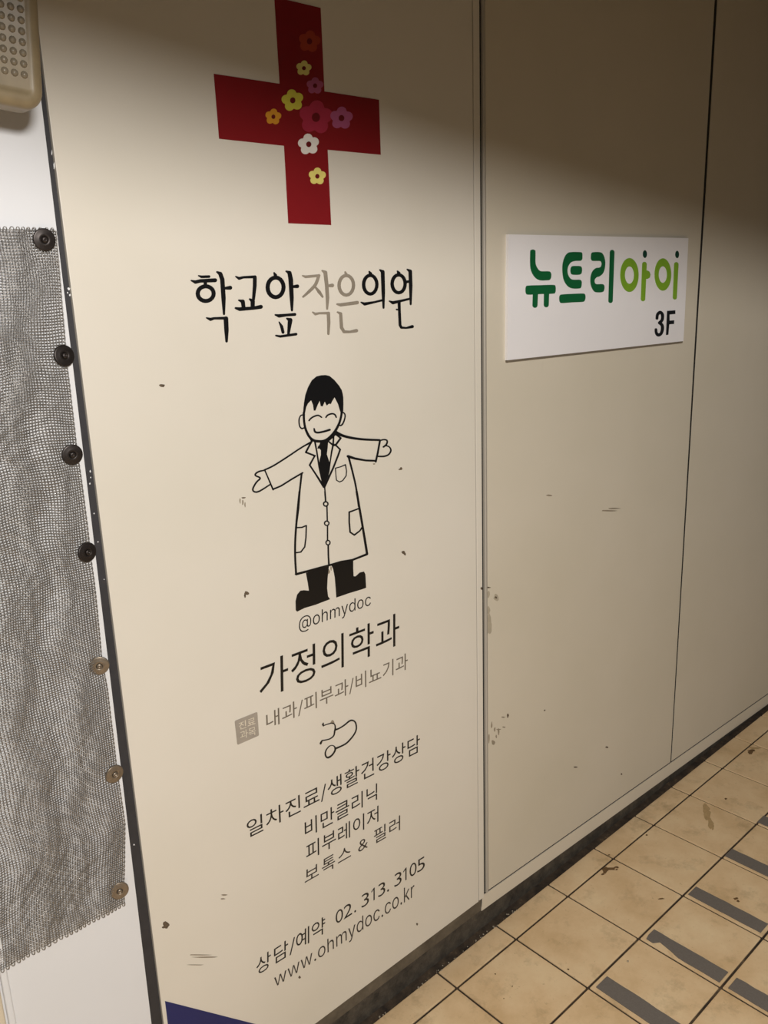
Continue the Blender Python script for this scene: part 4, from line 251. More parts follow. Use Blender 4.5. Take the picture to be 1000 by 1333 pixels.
"o":[564,[[[177,99],[212,72],[257,58],[307,58],[352,72],[388,99],[415,136],[431,181],[439,228],[439,282],[431,330],[415,375],[388,412],[352,439],[307,454],[257,454],[212,439],[177,412],[151,375],[133,330],[125,282],[125,228],[133,181],[151,136]],[[466,420],[495,362],[510,294],[510,218],[495,150],[466,91],[427,46],[375,14],[316,-3],[249,-3],[189,14],[139,46],[98,91],[69,150],[54,218],[54,294],[69,362],[98,420],[139,466],[189,498],[249,514],[316,514],[375,498],[427,466]]]],
"h":[558,[[[148,309],[148,7],[79,7],[79,685],[148,685],[150,397],[174,447],[211,487],[256,509],[309,515],[356,511],[398,495],[432,469],[457,432],[473,386],[479,326],[479,7],[409,7],[408,350],[390,398],[358,434],[313,453],[267,453],[231,445],[200,428],[175,403],[158,370]]]],
"m":[830,[[[166,437],[185,466],[209,488],[237,506],[298,518],[347,510],[386,486],[413,447],[427,408],[434,408],[443,432],[464,462],[490,486],[521,503],[555,514],[594,518],[635,514],[673,499],[704,476],[729,443],[745,400],[751,347],[751,7],[681,7],[679,373],[662,415],[630,442],[590,454],[552,456],[520,447],[492,432],[472,411],[457,384],[450,354],[449,7],[379,7],[378,375],[362,412],[332,441],[294,454],[256,456],[226,447],[197,432],[174,411],[158,381],[148,344],[148,7],[79,7],[79,509],[146,509],[146,408],[155,408]]]],
"y":[529,[[[173,-184],[114,-190],[71,-184],[88,-124],[132,-129],[154,-125],[173,-113],[190,-95],[228,-1],[34,509],[110,509],[241,139],[271,35],[258,35],[311,208],[420,509],[495,509],[264,-95],[224,-152],[200,-171]]]],
"d":[577,[[[80,118],[60,182],[53,257],[60,332],[80,394],[113,446],[156,484],[207,509],[267,515],[309,513],[341,500],[386,465],[412,427],[430,427],[430,685],[499,685],[499,7],[432,7],[432,87],[413,87],[385,48],[340,11],[307,0],[265,-4],[207,4],[155,27],[113,65]],[[177,98],[212,72],[254,58],[302,58],[344,71],[378,97],[404,133],[422,177],[430,230],[430,286],[422,337],[404,381],[378,416],[344,441],[302,454],[254,454],[211,441],[177,415],[151,379],[133,335],[125,284],[125,230],[133,180],[151,135]]]],
"c":[539,[[[218,507],[282,515],[352,506],[411,479],[457,434],[483,381],[416,364],[401,397],[371,428],[332,449],[282,456],[233,449],[193,427],[163,394],[141,354],[128,306],[124,254],[128,204],[141,158],[163,117],[193,84],[233,64],[282,56],[332,64],[373,84],[403,117],[419,151],[486,135],[458,80],[412,34],[352,5],[282,-4],[218,4],[162,29],[117,67],[82,118],[61,182],[53,254],[61,329],[82,393],[117,445],[162,484]]]],
"k":[518,[[[156,201],[156,282],[167,282],[390,509],[473,509],[248,277],[238,277]],[[79,685],[148,685],[148,7],[79,7]],[[403,7],[211,252],[260,301],[492,7]]]],
"r":[352,[[[245,446],[214,434],[186,415],[166,389],[152,358],[148,322],[148,7],[79,7],[79,509],[146,509],[146,430],[162,430],[182,468],[211,494],[248,511],[322,515],[324,446],[282,450]]]],
"@":[919,[[[362,118],[341,150],[329,188],[322,272],[330,310],[345,344],[367,371],[396,392],[431,403],[471,403],[506,396],[534,381],[558,356],[573,322],[579,277],[579,224],[573,178],[559,140],[537,112],[509,92],[471,83],[427,83],[390,95]],[[434,-175],[344,-160],[265,-133],[200,-92],[146,-38],[105,27],[78,106],[64,194],[64,291],[78,378],[106,456],[147,521],[200,575],[265,617],[341,646],[427,660],[520,660],[602,645],[675,615],[734,574],[782,522],[819,464],[843,397],[855,328],[854,219],[836,126],[820,87],[797,57],[767,34],[726,23],[664,26],[613,46],[596,63],[581,99],[567,99],[549,69],[524,46],[490,30],[443,24],[389,31],[345,53],[310,88],[284,133],[268,188],[262,248],[269,306],[287,358],[316,400],[354,432],[398,453],[449,460],[488,456],[521,445],[563,409],[577,409],[577,449],[638,449],[638,135],[646,109],[664,87],[690,75],[722,75],[751,87],[771,113],[785,150],[797,258],[796,324],[786,382],[766,439],[736,490],[695,533],[643,568],[582,594],[511,607],[432,607],[360,594],[296,570],[241,533],[197,486],[162,427],[139,360],[128,283],[128,200],[139,122],[162,54],[197,-3],[243,-49],[301,-84],[367,-109],[443,-121],[543,-118],[660,-88],[677,-141],[558,-171]]]],
".":[256,[[[75,56],[79,78],[91,95],[109,107],[129,112],[151,107],[169,95],[181,78],[185,56],[181,34],[169,16],[151,5],[129,1],[109,5],[91,16],[79,35]]]],
"0":[500,[[[401,93],[335,25],[250,1],[165,25],[99,93],[56,200],[40,341],[56,482],[99,589],[165,657],[250,681],[335,657],[401,589],[444,482],[460,341],[444,200]],[[193,589],[250,609],[307,589],[349,534],[374,450],[382,341],[374,232],[349,148],[307,93],[250,73],[193,93],[151,148],[126,232],[118,341],[126,450],[151,534]]]],
"2":[500,[[[58,529],[58,621],[94,646],[132,666],[170,677],[209,681],[290,666],[352,625],[392,561],[407,478],[396,399],[359,317],[294,220],[184,83],[456,83],[456,10],[44,10],[44,3],[167,155],[228,237],[301,355],[316,390],[326,426],[329,467],[320,522],[293,566],[253,595],[202,605],[162,600],[122,584],[82,554]]]],
"3":[500,[[[288,415],[316,450],[325,496],[316,543],[290,578],[249,601],[197,608],[140,601],[91,584],[91,655],[145,674],[211,681],[292,669],[351,635],[389,582],[403,513],[398,464],[384,426],[359,395],[307,359],[363,328],[392,292],[408,248],[414,198],[399,118],[357,56],[292,16],[208,1],[140,11],[74,36],[74,118],[138,87],[177,77],[216,74],[265,82],[303,106],[328,144],[336,193],[326,244],[296,285],[247,310],[190,316],[190,388],[242,394]]]],
"5":[500,[[[282,322],[203,346],[111,338],[111,672],[394,672],[394,604],[180,604],[180,414],[291,401],[365,359],[411,293],[428,209],[412,126],[368,60],[301,17],[214,1],[174,3],[135,10],[60,39],[60,117],[121,87],[160,77],[199,74],[257,84],[305,113],[338,155],[350,207],[333,273]]]],
"&":[625,[[[125,121],[146,95],[175,77],[210,71],[250,77],[289,95],[327,121],[370,160],[247,302],[188,263],[150,230],[125,194],[116,153]],[[510,210],[469,160],[598,10],[499,10],[417,107],[350,53],[295,22],[246,6],[200,1],[138,13],[86,45],[51,93],[38,153],[49,207],[81,257],[130,303],[204,352],[168,394],[144,432],[128,471],[122,512],[134,573],[167,619],[218,648],[287,659],[350,648],[398,619],[430,575],[441,521],[434,476],[413,434],[376,392],[312,340],[422,214],[472,276],[501,329],[578,329]],[[249,591],[222,575],[204,551],[198,521],[204,486],[220,453],[241,423],[270,392],[322,429],[351,459],[366,487],[370,516],[363,548],[345,574],[317,590],[282,596]]]],
"1":[616,[[[300,670],[300,12],[248,12],[248,590],[150,505],[150,560],[262,670]]]]}

# ------------------------------------------------------------------ helpers
def tag(o, label=None, cat=None, group=None, kind=None):
    if label: o['label'] = label
    if cat: o['category'] = cat
    if group: o['group'] = group
    if kind: o['kind'] = kind
    return o

def empty(name, loc=(0, 0, 0)):
    o = bpy.data.objects.new(name, None)
    o.location = loc; o.empty_display_size = 0.02
    COL.objects.link(o)
    return o

def link(name, me, mat=None, parent=None):
    o = bpy.data.objects.new(name, me)
    if mat: me.materials.append(mat)
    COL.objects.link(o)
    if parent:
        o.parent = parent
        o.location = -Vector(parent.location)
    return o

def obj(name, bm, mat=None, parent=None, smooth=False):
    me = bpy.data.meshes.new(name)
    bmesh.ops.recalc_face_normals(bm, faces=bm.faces)
    if smooth:
        for f in bm.faces: f.smooth = True
    bm.to_mesh(me); bm.free()
    return link(name, me, mat, parent)

def box(bm, lo, hi, bevel=0.0, seg=2):
    vs = [bm.verts.new((x, y, z)) for x in (lo[0], hi[0]) for y in (lo[1], hi[1]) for z in (lo[2], hi[2])]
    fs = [bm.faces.new([vs[i] for i in q]) for q in ((0,1,3,2),(4,6,7,5),(0,4,5,1),(2,3,7,6),(0,2,6,4),(1,5,7,3))]
    if bevel:
        es = list({e for f in fs for e in f.edges})
        bmesh.ops.bevel(bm, geom=es, offset=bevel, segments=seg, profile=0.5, affect='EDGES')

def box_obj(name, lo, hi, mat, parent=None, bevel=0.0):
    bm = bmesh.new(); box(bm, lo, hi, bevel)
    return obj(name, bm, mat, parent)

def prism(bm, loops, y0, y1):
    """closed outlines (x, z), first one outer, filled at y1 (towards the viewer) with side walls back to y0"""
    loops = [[Vector((p[0], p[1], 0)) for p in L] for L in loops]
    flat = [p for L in loops for p in L]
    front = [bm.verts.new((p.x, y1, p.y)) for p in flat]
    back = [bm.verts.new((p.x, y0, p.y)) for p in flat]
    for t in tessellate_polygon(loops):
        if len(set(t)) == 3:
            try: bm.faces.new([front[i] for i in t])
            except ValueError: pass
    s = 0
    for L in loops:
        n = len(L)
        for i in range(n):
            a, b = s + i, s + (i + 1) % n
            try: bm.faces.new((front[a], front[b], back[b], back[a]))
            except ValueError: pass
        s += n

def catmull(pts, closed=False, sub=4):
    n = len(pts); out = []
    rng = range(n) if closed else range(n - 1)
    for i in rng:
        if closed: p = [pts[(i + k) % n] for k in (-1, 0, 1, 2)]
        else: p = [pts[max(i - 1, 0)], pts[i], pts[i + 1], pts[min(i + 2, n - 1)]]
        p = [np.array(q, float) for q in p]
        for k in range(sub):
            t = k / sub
            out.append(0.5 * (2*p[1] + (p[2]-p[0])*t + (2*p[0]-5*p[1]+4*p[2]-p[3])*t*t + (3*p[1]-p[0]-3*p[2]+p[3])*t**3))
    if not closed: out.append(np.array(pts[-1], float))
    return out

def layer():
    LAYER[0] += 1
    return LAYER[0] * 3e-6

def add_shape(bm, sh, y0, y1):
    if sh[0] == 'h':
        prism(bm, [[(p[0] / 1000, p[1] / 1000) for p in L] for L in sh[1]], y0, y1 - layer())
        return
    if sh[0] == 'p':
        pts = sh[2]
        if sh[1]: pts = catmull(pts, True, 4)
        prism(bm, [[(p[0] / 1000, p[1] / 1000) for p in pts]], y0, y1 - layer())
        return
    _, smooth, closed, nb, pts = sh
    if smooth: pts = catmull(pts, bool(closed), 4)
    pts = [np.array(p, float) for p in pts]
    N = np.array([[nb[0], nb[2]], [nb[1], nb[3]]])      # pen units -> millimetres
    Ni = np.linalg.inv(N)
    pen = [Ni @ p[:2] for p in pts]
    W = lambda q: tuple((N @ q) / 1000)
    n = len(pts)
    for i in range(n if closed else n - 1):
        a, b = pen[i], pen[(i + 1) % n]
        d = b - a; l = np.hypot(*d)
        if l < 1e-6: continue
        nr = np.array([-d[1], d[0]]) / l
        wa, wb = pts[i][2] / 2, pts[(i + 1) % n][2] / 2
        prism(bm, [[W(a + nr*wa), W(b + nr*wb), W(b - nr*wb), W(a - nr*wa)]], y0, y1 - layer())
    for i in range(n):
        w = pts[i][2] / 2
        prism(bm, [[W(pen[i] + w * np.array([math.cos(t), math.sin(t)])) for t in np.linspace(0, 2*math.pi, 12, endpoint=False)]], y0, y1 - layer())

LAYER = [0]
def shape_obj(name, shapes, mat, parent, y0=0.0, y1=-0.0005):
    LAYER[0] = 0
    bm = bmesh.new()
    for s in shapes: add_shape(bm, s, y0, y1)
    return obj(name, bm, mat, parent)

def text_layout(text, quad, top, bot, ranges):
    """places the outlines of each character of one line of lettering in its quad on the wall"""
    BL, BR, TR, TL = [np.array(q, float) / 1000 for q in quad]
    chars = []; pen = 0.0
    for ch in text:
        adv, loops = FONT[ch]
        xs = [p[0] for L in loops for p in L]
        chars.append((ch, pen + min(xs), pen + max(xs), pen, min(xs), max(xs), loops)); pen += adv
    x0, x1 = chars[0][1], chars[-1][2]
    out = []
    for i, (ch, l, r, pn, mn, mx, loops) in enumerate(chars):
        ta, tb = (ranges[i] if ranges else ((l - x0) / (x1 - x0), (r - x0) / (x1 - x0)))
        gl = []
        for L in loops:
            q = []
            for px, py in L:
                u = ta + (tb - ta) * (px - mn) / max(mx - mn, 1e-9)
                v = (py - bot) / (top - bot)
                q.append(tuple((BL*(1-u) + BR*u) * (1-v) + (TL*(1-u) + TR*u) * v))
            gl.append(q)
        out.append((ch, gl))
    return out

def inside(p, L):
    c = False; j = len(L) - 1
    for i in range(len(L)):
        if (L[i][1] > p[1]) != (L[j][1] > p[1]) and p[0] < (L[j][0]-L[i][0]) * (p[1]-L[i][1]) / (L[j][1]-L[i][1]) + L[i][0]: c = not c
        j = i
    return c

def glyph(bm, loops, y0, y1):
    depth = [sum(inside(L[0], K) for K in loops if K is not L) for L in loops]
    for i, L in enumerate(loops):
        if depth[i] % 2 == 0:
            holes = [K for j, K in enumerate(loops) if depth[j] == depth[i] + 1 and inside(K[0], L)]
            prism(bm, [L] + holes, y0, y1)

def lettering(name, key, mat, label, cat='lettering', parent=None, split=True, y0=0.0, y1=-0.0005):
    text, quad, top, bot, _, rg = LINES[key]
    lay = text_layout(text, quad, top, bot, rg)
    if split:
        root = empty(name, (quad[0][0] / 1000, 0, quad[0][1] / 1000))
        tag(root, label, cat)
        for ch, gl in lay:
            bm = bmesh.new(); glyph(bm, gl, y0, y1); obj('letter', bm, mat, root)
        return root
    bm = bmesh.new()
    for ch, gl in lay: glyph(bm, gl, y0, y1)
    o = obj(name, bm, mat, parent)
    if label: tag(o, label, cat)
    return o

# ------------------------------------------------------------------ materials
def S(hexcol):
    h = hexcol.lstrip('#')
    c = [int(h[i:i+2], 16) / 255 for i in (0, 2, 4)]
    return tuple(x / 12.92 if x <= 0.04045 else ((x + 0.055) / 1.055) ** 2.4 for x in c) + (1,)

class Nodes:
    def __init__(s, name, base, rough=0.5, metal=0.0, spec=0.5):
        s.m = bpy.data.materials.new(name); s.m.use_nodes = True
        s.t = s.m.node_tree; s.b = s.t.nodes['Principled BSDF']
        s.b.inputs['Base Color'].default_value = base
        s.b.inputs['Roughness'].default_value = rough
        s.b.inputs['Metallic'].default_value = metal
        s.b.inputs['Specular IOR Level'].default_value = spec
        s.co = s.t.nodes.new('ShaderNodeTexCoord').outputs['Object']
    def noise(s, scale, detail=4, rough=0.6, stretch=None):
        n = s.t.nodes.new('ShaderNodeTexNoise')
        n.inputs['Scale'].default_value = scale; n.inputs['Detail'].default_value = detail; n.inputs['Roughness'].default_value = rough
        v = s.co
        if stretch:
            mp = s.t.nodes.new('ShaderNodeMapping'); mp.inputs['Scale'].default_value = stretch
            s.t.links.new(s.co, mp.inputs['Vector']); v = mp.outputs['Vector']
        s.t.links.new(v, n.inputs['Vector'])
        return n.outputs['Fac']
    def ramp(s, fac, stops):
        r = s.t.nodes.new('ShaderNodeValToRGB')
        while len(r.color_ramp.elements) < len(stops): r.color_ramp.elements.new(0.5)
        for e, (p, c) in zip(r.color_ramp.elements, stops):
            e.position = p; e.color = c if len(c) == 4 else tuple(c) + (1,)
        s.t.links.new(fac, r.inputs['Fac'])
        return r.outputs['Color']
    def mix(s, a, b, fac, mode='MIX'):
        n = s.t.nodes.new('ShaderNodeMix'); n.data_type = 'RGBA'; n.blend_type = mode
        for sock, v in ((n.inputs[0], fac), (n.inputs[6], a), (n.inputs[7], b)):
            if isinstance(v, (int, float)): sock.default_value = v
            elif isinstance(v, tuple): sock.default_value = v
            else: s.t.links.new(v, sock)
        return n.outputs[2]
    def color(s, c): s.t.links.new(c, s.b.inputs['Base Color']); return s
    def bump(s, fac, strength, dist=0.001):
        n = s.t.nodes.new('ShaderNodeBump'); n.inputs['Strength'].default_value = strength; n.inputs['Distance'].default_value = dist
        s.t.links.new(fac, n.inputs['Height']); s.t.links.new(n.outputs['Normal'], s.b.inputs['Normal']); return s

def painted(name, c, dark, rough=0.45, amount=0.5):
    n = Nodes(name, c, rough)
    a = n.ramp(n.noise(2.2, 5, 0.55), [(0.35, (1, 1, 1)), (0.75, tuple(x * 0.93 for x in (1, 1, 0.97)))])
    g = n.ramp(n.noise(26, 6, 0.7, (1, 1, 0.6)), [(0.66, (0, 0, 0)), (0.80, (0.22, 0.22, 0.22))])
    base = n.mix(c, a, 1.0, 'MULTIPLY')
    n.color(n.mix(base, dark, n.mix((0, 0, 0, 1), g, amount)))
    n.bump(n.noise(180, 2), 0.05, 0.0005)
    return n.m

MAT = {}
MAT['panel'] = painted('painted_steel_panel', S('#dcd5c8'), S('#8a7a62'))
MAT['panel_side'] = painted('painted_steel_side_panel', S('#d1c8b6'), S('#8a7a62'))
MAT['rail'] = painted('painted_rail', S('#dad0be'), S('#6a5c48'), 0.45, 1.0)
MAT['dark_soffit'] = painted('dull_soffit_paint', S('#8b857c'), S('#5a5248'), 0.7)
MAT['white_wall'] = painted('white_wall_paint', S('#dedee0'), S('#a59b8c'), 0.55)
MAT['beige_wall'] = painted('beige_wall_paint', S('#d6c9b2'), S('#8a7a62'), 0.55)
def plain(name, hexcol, rough=0.5, metal=0.0, var=0.12, scale=40):
    n = Nodes(name, S(hexcol), rough, metal)
    c = S(hexcol)
    n.color(n.ramp(n.noise(scale), [(0.3, tuple(x * (1 - var) for x in c[:3])), (0.7, tuple(min(1, x * (1 + var)) for x in c[:3]))]))
    return n.m
MAT['black'] = plain('black_vinyl', '#0d0c0d', 0.35, var=0.05)
MAT['soft'] = plain('worn_black_vinyl', '#2e2824', 0.45, var=0.2)
MAT['grey'] = plain('grey_vinyl', '#8b8172', 0.45)
MAT['greyline'] = plain('fine_grey_vinyl', '#6e6558', 0.45)
MAT['badge'] = plain('grey_badge_vinyl', '#9f968a', 0.45)
MAT['wallcolor'] = plain('cream_vinyl', '#d8cdb9', 0.45)
MAT['red'] = plain('red_vinyl', '#80151a', 0.35, var=0.06, scale=8)
for k, h in dict(ember='#a03a22', lemon='#d8cf7a', mauve='#a8557c', lime='#cfc84a', amber='#d6952c', crimson='#a32b42', white='#e8e2da', straw='#e4d676', deepred='#660f14').items():
    MAT[k] = plain(k + '_petal_vinyl', h, 0.4, var=0.05)
MAT['green'] = plain('deep_green_print', '#0c5a2f', 0.35, var=0.06)
MAT['darkgreen'] = plain('dark_green_print', '#0b3a2a', 0.35, var=0.06)
MAT['leafgreen'] = plain('leaf_green_print', '#7aa426', 0.35, var=0.06)
MAT['sign'] = plain('white_sign_board', '#e9e6e6', 0.3, var=0.015, scale=6)
MAT['shadow_block'] = plain('painted_box_shadow', '#4a443c', 0.7)  # dark tone stands in for the shade behind the studded box
MAT['shadow_strip'] = plain('painted_sign_shadow', '#6b6152', 0.7)  # shade below the sign, put into the colour
MAT['blue'] = plain('navy_blue_vinyl', '#0c1a5a', 0.35, var=0.08, scale=10)
MAT['gap'] = plain('black_rubber_strip', '#2e2d30', 0.6, var=0.15)
MAT['seam'] = plain('dark_seam', '#14110e', 0.9)
MAT['chip'] = plain('chipped_paint', '#5c4d3b', 0.8, var=0.4, scale=300)
MAT['edge'] = painted('grey_edge_bead', S('#b3aca0'), S('#6a5f50'), 0.5, 1.0)
MAT['smear'] = plain('faint_grime', '#aaa08c', 0.6, var=0.08, scale=60)
MAT['stain'] = plain('brown_floor_stain', '#6b4f2e', 0.6, var=0.3, scale=150)
MAT['faintstain'] = plain('faint_floor_stain', '#b3966a', 0.5, var=0.12, scale=90)
MAT['crumb'] = plain('pale_crumbs', '#a09480', 0.9, var=0.3, scale=300)
MAT['smudge'] = plain('grey_smudge', '#8f8370', 0.6, var=0.1, scale=80)
MAT['wire'] = plain('galvanised_wire', '#98948f', 0.42, 0.8, 0.15, 120)
MAT['washer_dark'] = plain('blackened_steel', '#332d2a', 0.4, 0.6, 0.2, 200)
MAT['washer_brass'] = plain('tarnished_brass', '#85796a', 0.4, 0.7, 0.15, 200)
MAT['box'] = plain('aged_beige_plastic', '#8d7d60', 0.4, var=0.14, scale=30)
MAT['studs'] = plain('glossy_stud_plastic', '#857a67', 0.2, var=0.1, scale=60)
MAT['tape'] = plain('grey_antislip_tape', '#6d665f', 0.8, var=0.12, scale=400)

n = Nodes('kickboard_grime', S('#3a342c'), 0.75)
n.color(n.ramp(n.noise(30, 8, 0.75), [(0.3, S('#1d1915')), (0.55, S('#4a4339')), (0.8, S('#6a6152'))])); n.bump(n.noise(90, 6), 0.4, 0.002)
MAT['kick'] = n.m
n = Nodes('kickboard_band', S('#5c5345'), 0.7)
n.color(n.ramp(n.noise(18, 8, 0.7), [(0.3, S('#463e33')), (0.7, S('#6e6454'))]))
MAT['kickband'] = n.m
n = Nodes('floor_grout', S('#3a2f24'), 0.9)
n.color(n.ramp(n.noise(25, 6, 0.7), [(0.35, S('#241c15')), (0.6, S('#4b3d2e')), (0.8, S('#8d7756'))]))
MAT['grout'] = n.m
n = Nodes('ochre_floor_tile', S('#c9a572'), 0.42)
base = n.ramp(n.noise(7, 6, 0.65), [(0.25, S('#cbaa7c')), (0.5, S('#dfc197')), (0.75, S('#ead2aa'))])
spots = n.ramp(n.noise(75, 8, 0.85), [(0.595, (0, 0, 0)), (0.70, (0.8, 0.8, 0.8))])
smear = n.ramp(n.noise(11, 5, 0.7), [(0.54, (0, 0, 0)), (0.78, (0.6, 0.6, 0.6))])
c = n.mix(base, S('#7d5f38'), spots)
n.color(n.mix(c, S('#8c744f'), smear)); n.bump(n.noise(70, 4), 0.12, 0.001)
MAT['tile'] = n.m

# ------------------------------------------------------------------ setting
X0, X1, XA, XB, ZT = -0.8, 4.4, 1.2455, 2.104, 2.9
def lip_z(x): return 0.0911 - 0.0308 * x
wall = empty('wall_back', (X1 / 2, 0, 0)); tag(wall, kind='structure')
# left panel, its edge return strip, then two recessed-edge panels
box_obj('panel', (0.452, 0.0, 0.0865), (1.2318, 0.03, ZT), MAT['panel'], wall, 0.0008)
box_obj('joint_strip', (1.2348, 0.0005, 0.0865), (1.2518, 0.03, ZT), MAT['panel'], wall, 0.0012)
def sloped_panel(xa, xat, xb, xbt, y0, mat):
    bm = bmesh.new()
    prism(bm, [[(xa, lip_z(xa) + 0.044), (xb, lip_z(xb) + 0.044), (xbt, ZT), (xat, ZT)]], y0 + 0.028, y0)
    return obj('panel', bm, mat, wall)
sloped_panel(1.2620, 1.2620, 2.0990, 2.0960, 0.002, MAT['panel_side'])
sloped_panel(2.1065, 2.1135, X1, X1, 0.002, MAT['panel_side'])
bm = bmesh.new()
zt0 = lip_z(1.257) + 0.044
pr = [(1.2578, 0.010), (1.2578, -0.001), (1.2590, -0.0028), (1.2610, -0.0028), (1.2690, 0.0019), (1.2690, 0.010)]
lo_ = [bm.verts.new((px_, py_, zt0)) for px_, py_ in pr]; hi_ = [bm.verts.new((px_, py_, ZT)) for px_, py_ in pr]
for k in range(len(pr)): bm.faces.new((lo_[k], lo_[(k + 1) % len(pr)], hi_[(k + 1) % len(pr)], hi_[k]))
bm.faces.new(lo_); bm.faces.new(hi_)
obj('edge_trim', bm, MAT['edge'], wall)
bm = bmesh.new()
prism(bm, [[(1.244, lip_z(1.244)), (X1, lip_z(X1)), (X1, lip_z(X1) + 0.0395), (1.252, lip_z(1.252) + 0.0395), (1.247, lip_z(1.247) + 0.030)]], 0.03, 0.0015)
obj('bottom_rail', bm, MAT['rail'], wall)
box_obj('seam_backing', (0.45, 0.012, 0.02), (1.24, 0.034, ZT), MAT['seam'], wall)
bm = bmesh.new()
prism(bm, [[(1.228, 0.0868), (1.2445, 0.0868), (1.2445, lip_z(1.2445) + 0.010), (X1, lip_z(X1) + 0.010), (X1, ZT), (1.228, ZT)]], 0.034, 0.0035)
obj('seam_filler', bm, MAT['seam'], wall)
box_obj('kick_band', (0.45, 0.004, 0.0535), (1.246, 0.03, 0.0860), MAT['kickband'], wall)
box_obj('kick_board', (0.30, 0.008, -0.010), (X1, 0.03, 0.0530), MAT['kick'], wall)
bm = bmesh.new()
for i_, L in enumerate(CHIPS): prism(bm, [[(p[0] / 1000, p[1] / 1000) for p in L]], 0.0022, (-0.0004 if L[0][0] < 1252 else 0.0016) - 3e-6 * i_)
obj('chipped_paint', bm, MAT['chip'], wall)
bm = bmesh.new()
for i_, L in enumerate(SMUDGES): prism(bm, [[(p[0] / 1000, p[1] / 1000) for p in L]], 0.0022, (-0.0003 if L[0][0] < 1252 else 0.0017) - 3e-6 * i_)
obj('scuff_marks', bm, MAT['smudge'], wall)
bm = bmesh.new()
for i_, L in enumerate(SMEARS): prism(bm, [[(p[0] / 1000, p[1] / 1000) for p in L]], 0.0022, 0.00185 - 4e-6 * i_)
obj('grime_patch', bm, MAT['smear'], wall)

wl = empty('wall_left', (0.1, 0, 0)); tag(wl, kind='structure')
bm = bmesh.new()
prism(bm, [[(-0.8, 0.0), (0.4285, 0.0), (0.4443, 1.73), (0.455, ZT), (-0.8, ZT)]], 0.03, 0.0)
obj('white_sheet', bm, MAT['white_wall'], wl)
bm = bmesh.new()
prism(bm, [[(0.4283, 0.0), (0.4512, 0.0), (0.4512, ZT), (0.4555, ZT), (0.4442, 1.73)]], 0.03, 0.004)
strip_trim = tag(obj('trim_1', bm, MAT['gap']), kind='structure')
bm = bmesh.new()
for L in SPECKS: prism(bm, [[(p[0] / 1000, p[1] / 1000) for p in L]], 0.0045, 0.0036)
obj('paint_specks', bm, MAT['white_wall'], strip_trim)
bm = bmesh.new()
box(bm, (0.226, -0.006, 0.0), (0.236, 0.0, 0.64), 0.003, 3)
tag(obj('trim_2', bm, MAT['white_wall']), kind='structure')
bm = bmesh.new()
box(bm, (0.196, -0.010, 0.0), (0.2225, 0.0, 0.64), 0.004, 3)
tag(obj('trim_3', bm, MAT['beige_wall']), kind='structure')

# floor: grout bed and tiles
fl = empty('floor', (1.5, -1.5, 0)); tag(fl, kind='structure')
box_obj('grout_bed', (-0.8, -3.2, -0.06), (X1, 0.03, -0.0035), MAT['grout'], fl)
rng = random.Random(4)
bm = bmesh.new()
PX, PY, U0, V0, GR = 0.2015, 0.1965, 1.2795, -0.0725, 0.0027
ys = [(-0.014, V0)] + [(V0 - PY * k, V0 - PY * (k + 1)) for k in range(15)]
for (ya, yb) in ys:
    for i in range(-10, 16):
        xa, xb = U0 + PX * i + GR, U0 + PX * (i + 1) - GR
        dz = rng.uniform(-0.0006, 0.0)
        y_hi = ya if ya == -0.014 else ya - GR
        if xb > X1: continue
        box(bm, (xa, yb + GR, -0.02), (xb, y_hi, dz), 0.0016, 2)
obj('tiles', bm, MAT['tile'], fl)
for key_, L_ in (('stain', STAINS), ('faintstain', FAINTSTAINS)):
    bm = bmesh.new()
    for k_, L in enumerate(L_):
        vs = [bm.verts.new((p[0] / 1000, p[1] / 1000, 0.0003 + 4e-6 * k_)) for p in L]
        for q in tessellate_polygon([[Vector((p[0], p[1], 0)) for p in L]]): bm.faces.new([vs[i] for i in q])
    obj('stain', bm, MAT[key_], fl)

ce = box_obj('ceiling', (-0.8, -3.2, ZT), (X1, 0.03, ZT + 0.05), MAT['dark_soffit']); tag(ce, kind='structure')
bm = bmesh.new()
prism(bm, [[(-0.8, 1.930), (X1, 1.410), (X1, ZT), (-0.8, ZT)]], -0.80, -0.86)  # unseen beam, added and tilted to shape the shade on the upper wall
tag(obj('light_blocker', bm, MAT['dark_soffit']), kind='structure')

# ------------------------------------------------------------------ anti-slip strips on the floor
def strip(x, ya, yb, label, torn=False, w=0.041):
    r = random.Random(int(x * 1000 - ya * 977))
    n = 9
    left = [(x + r.uniform(0, 0.0012), ya + (yb - ya) * k / n) for k in range(n + 1)]
    if torn: left = [(x + 0.016, ya), (x + 0.001, ya - 0.003), (x + 0.0005, ya - 0.020), (x + 0.014, ya - 0.030), (x + 0.007, ya - 0.062), (x + 0.001, ya - 0.080)] + left[5:]
    right = [(x + w + r.uniform(-0.0012, 0.0006), yb + (ya - yb) * k / n) for k in range(n + 1)]
    L = left + right
    bm = bmesh.new()
    vs = [bm.verts.new((p[0], p[1], 0.0012)) for p in L]
    lo = [bm.verts.new((p[0], p[1], -0.0008)) for p in L]
    for q in tessellate_polygon([[Vector((p[0], p[1], 0)) for p in L]]): bm.faces.new([vs[i] for i in q])
    for i in range(len(L)):
        j = (i + 1) % len(L); bm.faces.new((vs[i], vs[j], lo[j], lo[i]))
    return tag(obj('anti_slip_strip', bm, MAT['tape']), label, 'anti-slip strip', 'grey anti-slip strips on the floor tiles')
strip(1.291, -0.281, -0.462, 'grey anti-slip strip beside the torn one, cut off by the bottom edge', w=0.044)
strip(1.490, -0.280, -0.458, 'grey anti-slip strip with a torn corner on an ochre tile', True)
strip(1.693, -0.277, -0.456, 'whole grey anti-slip strip on the tile just beyond the strip with the torn corner')
strip(1.894, -0.272, -0.456, 'grey anti-slip strip second farthest up the row, cut off by the right edge')
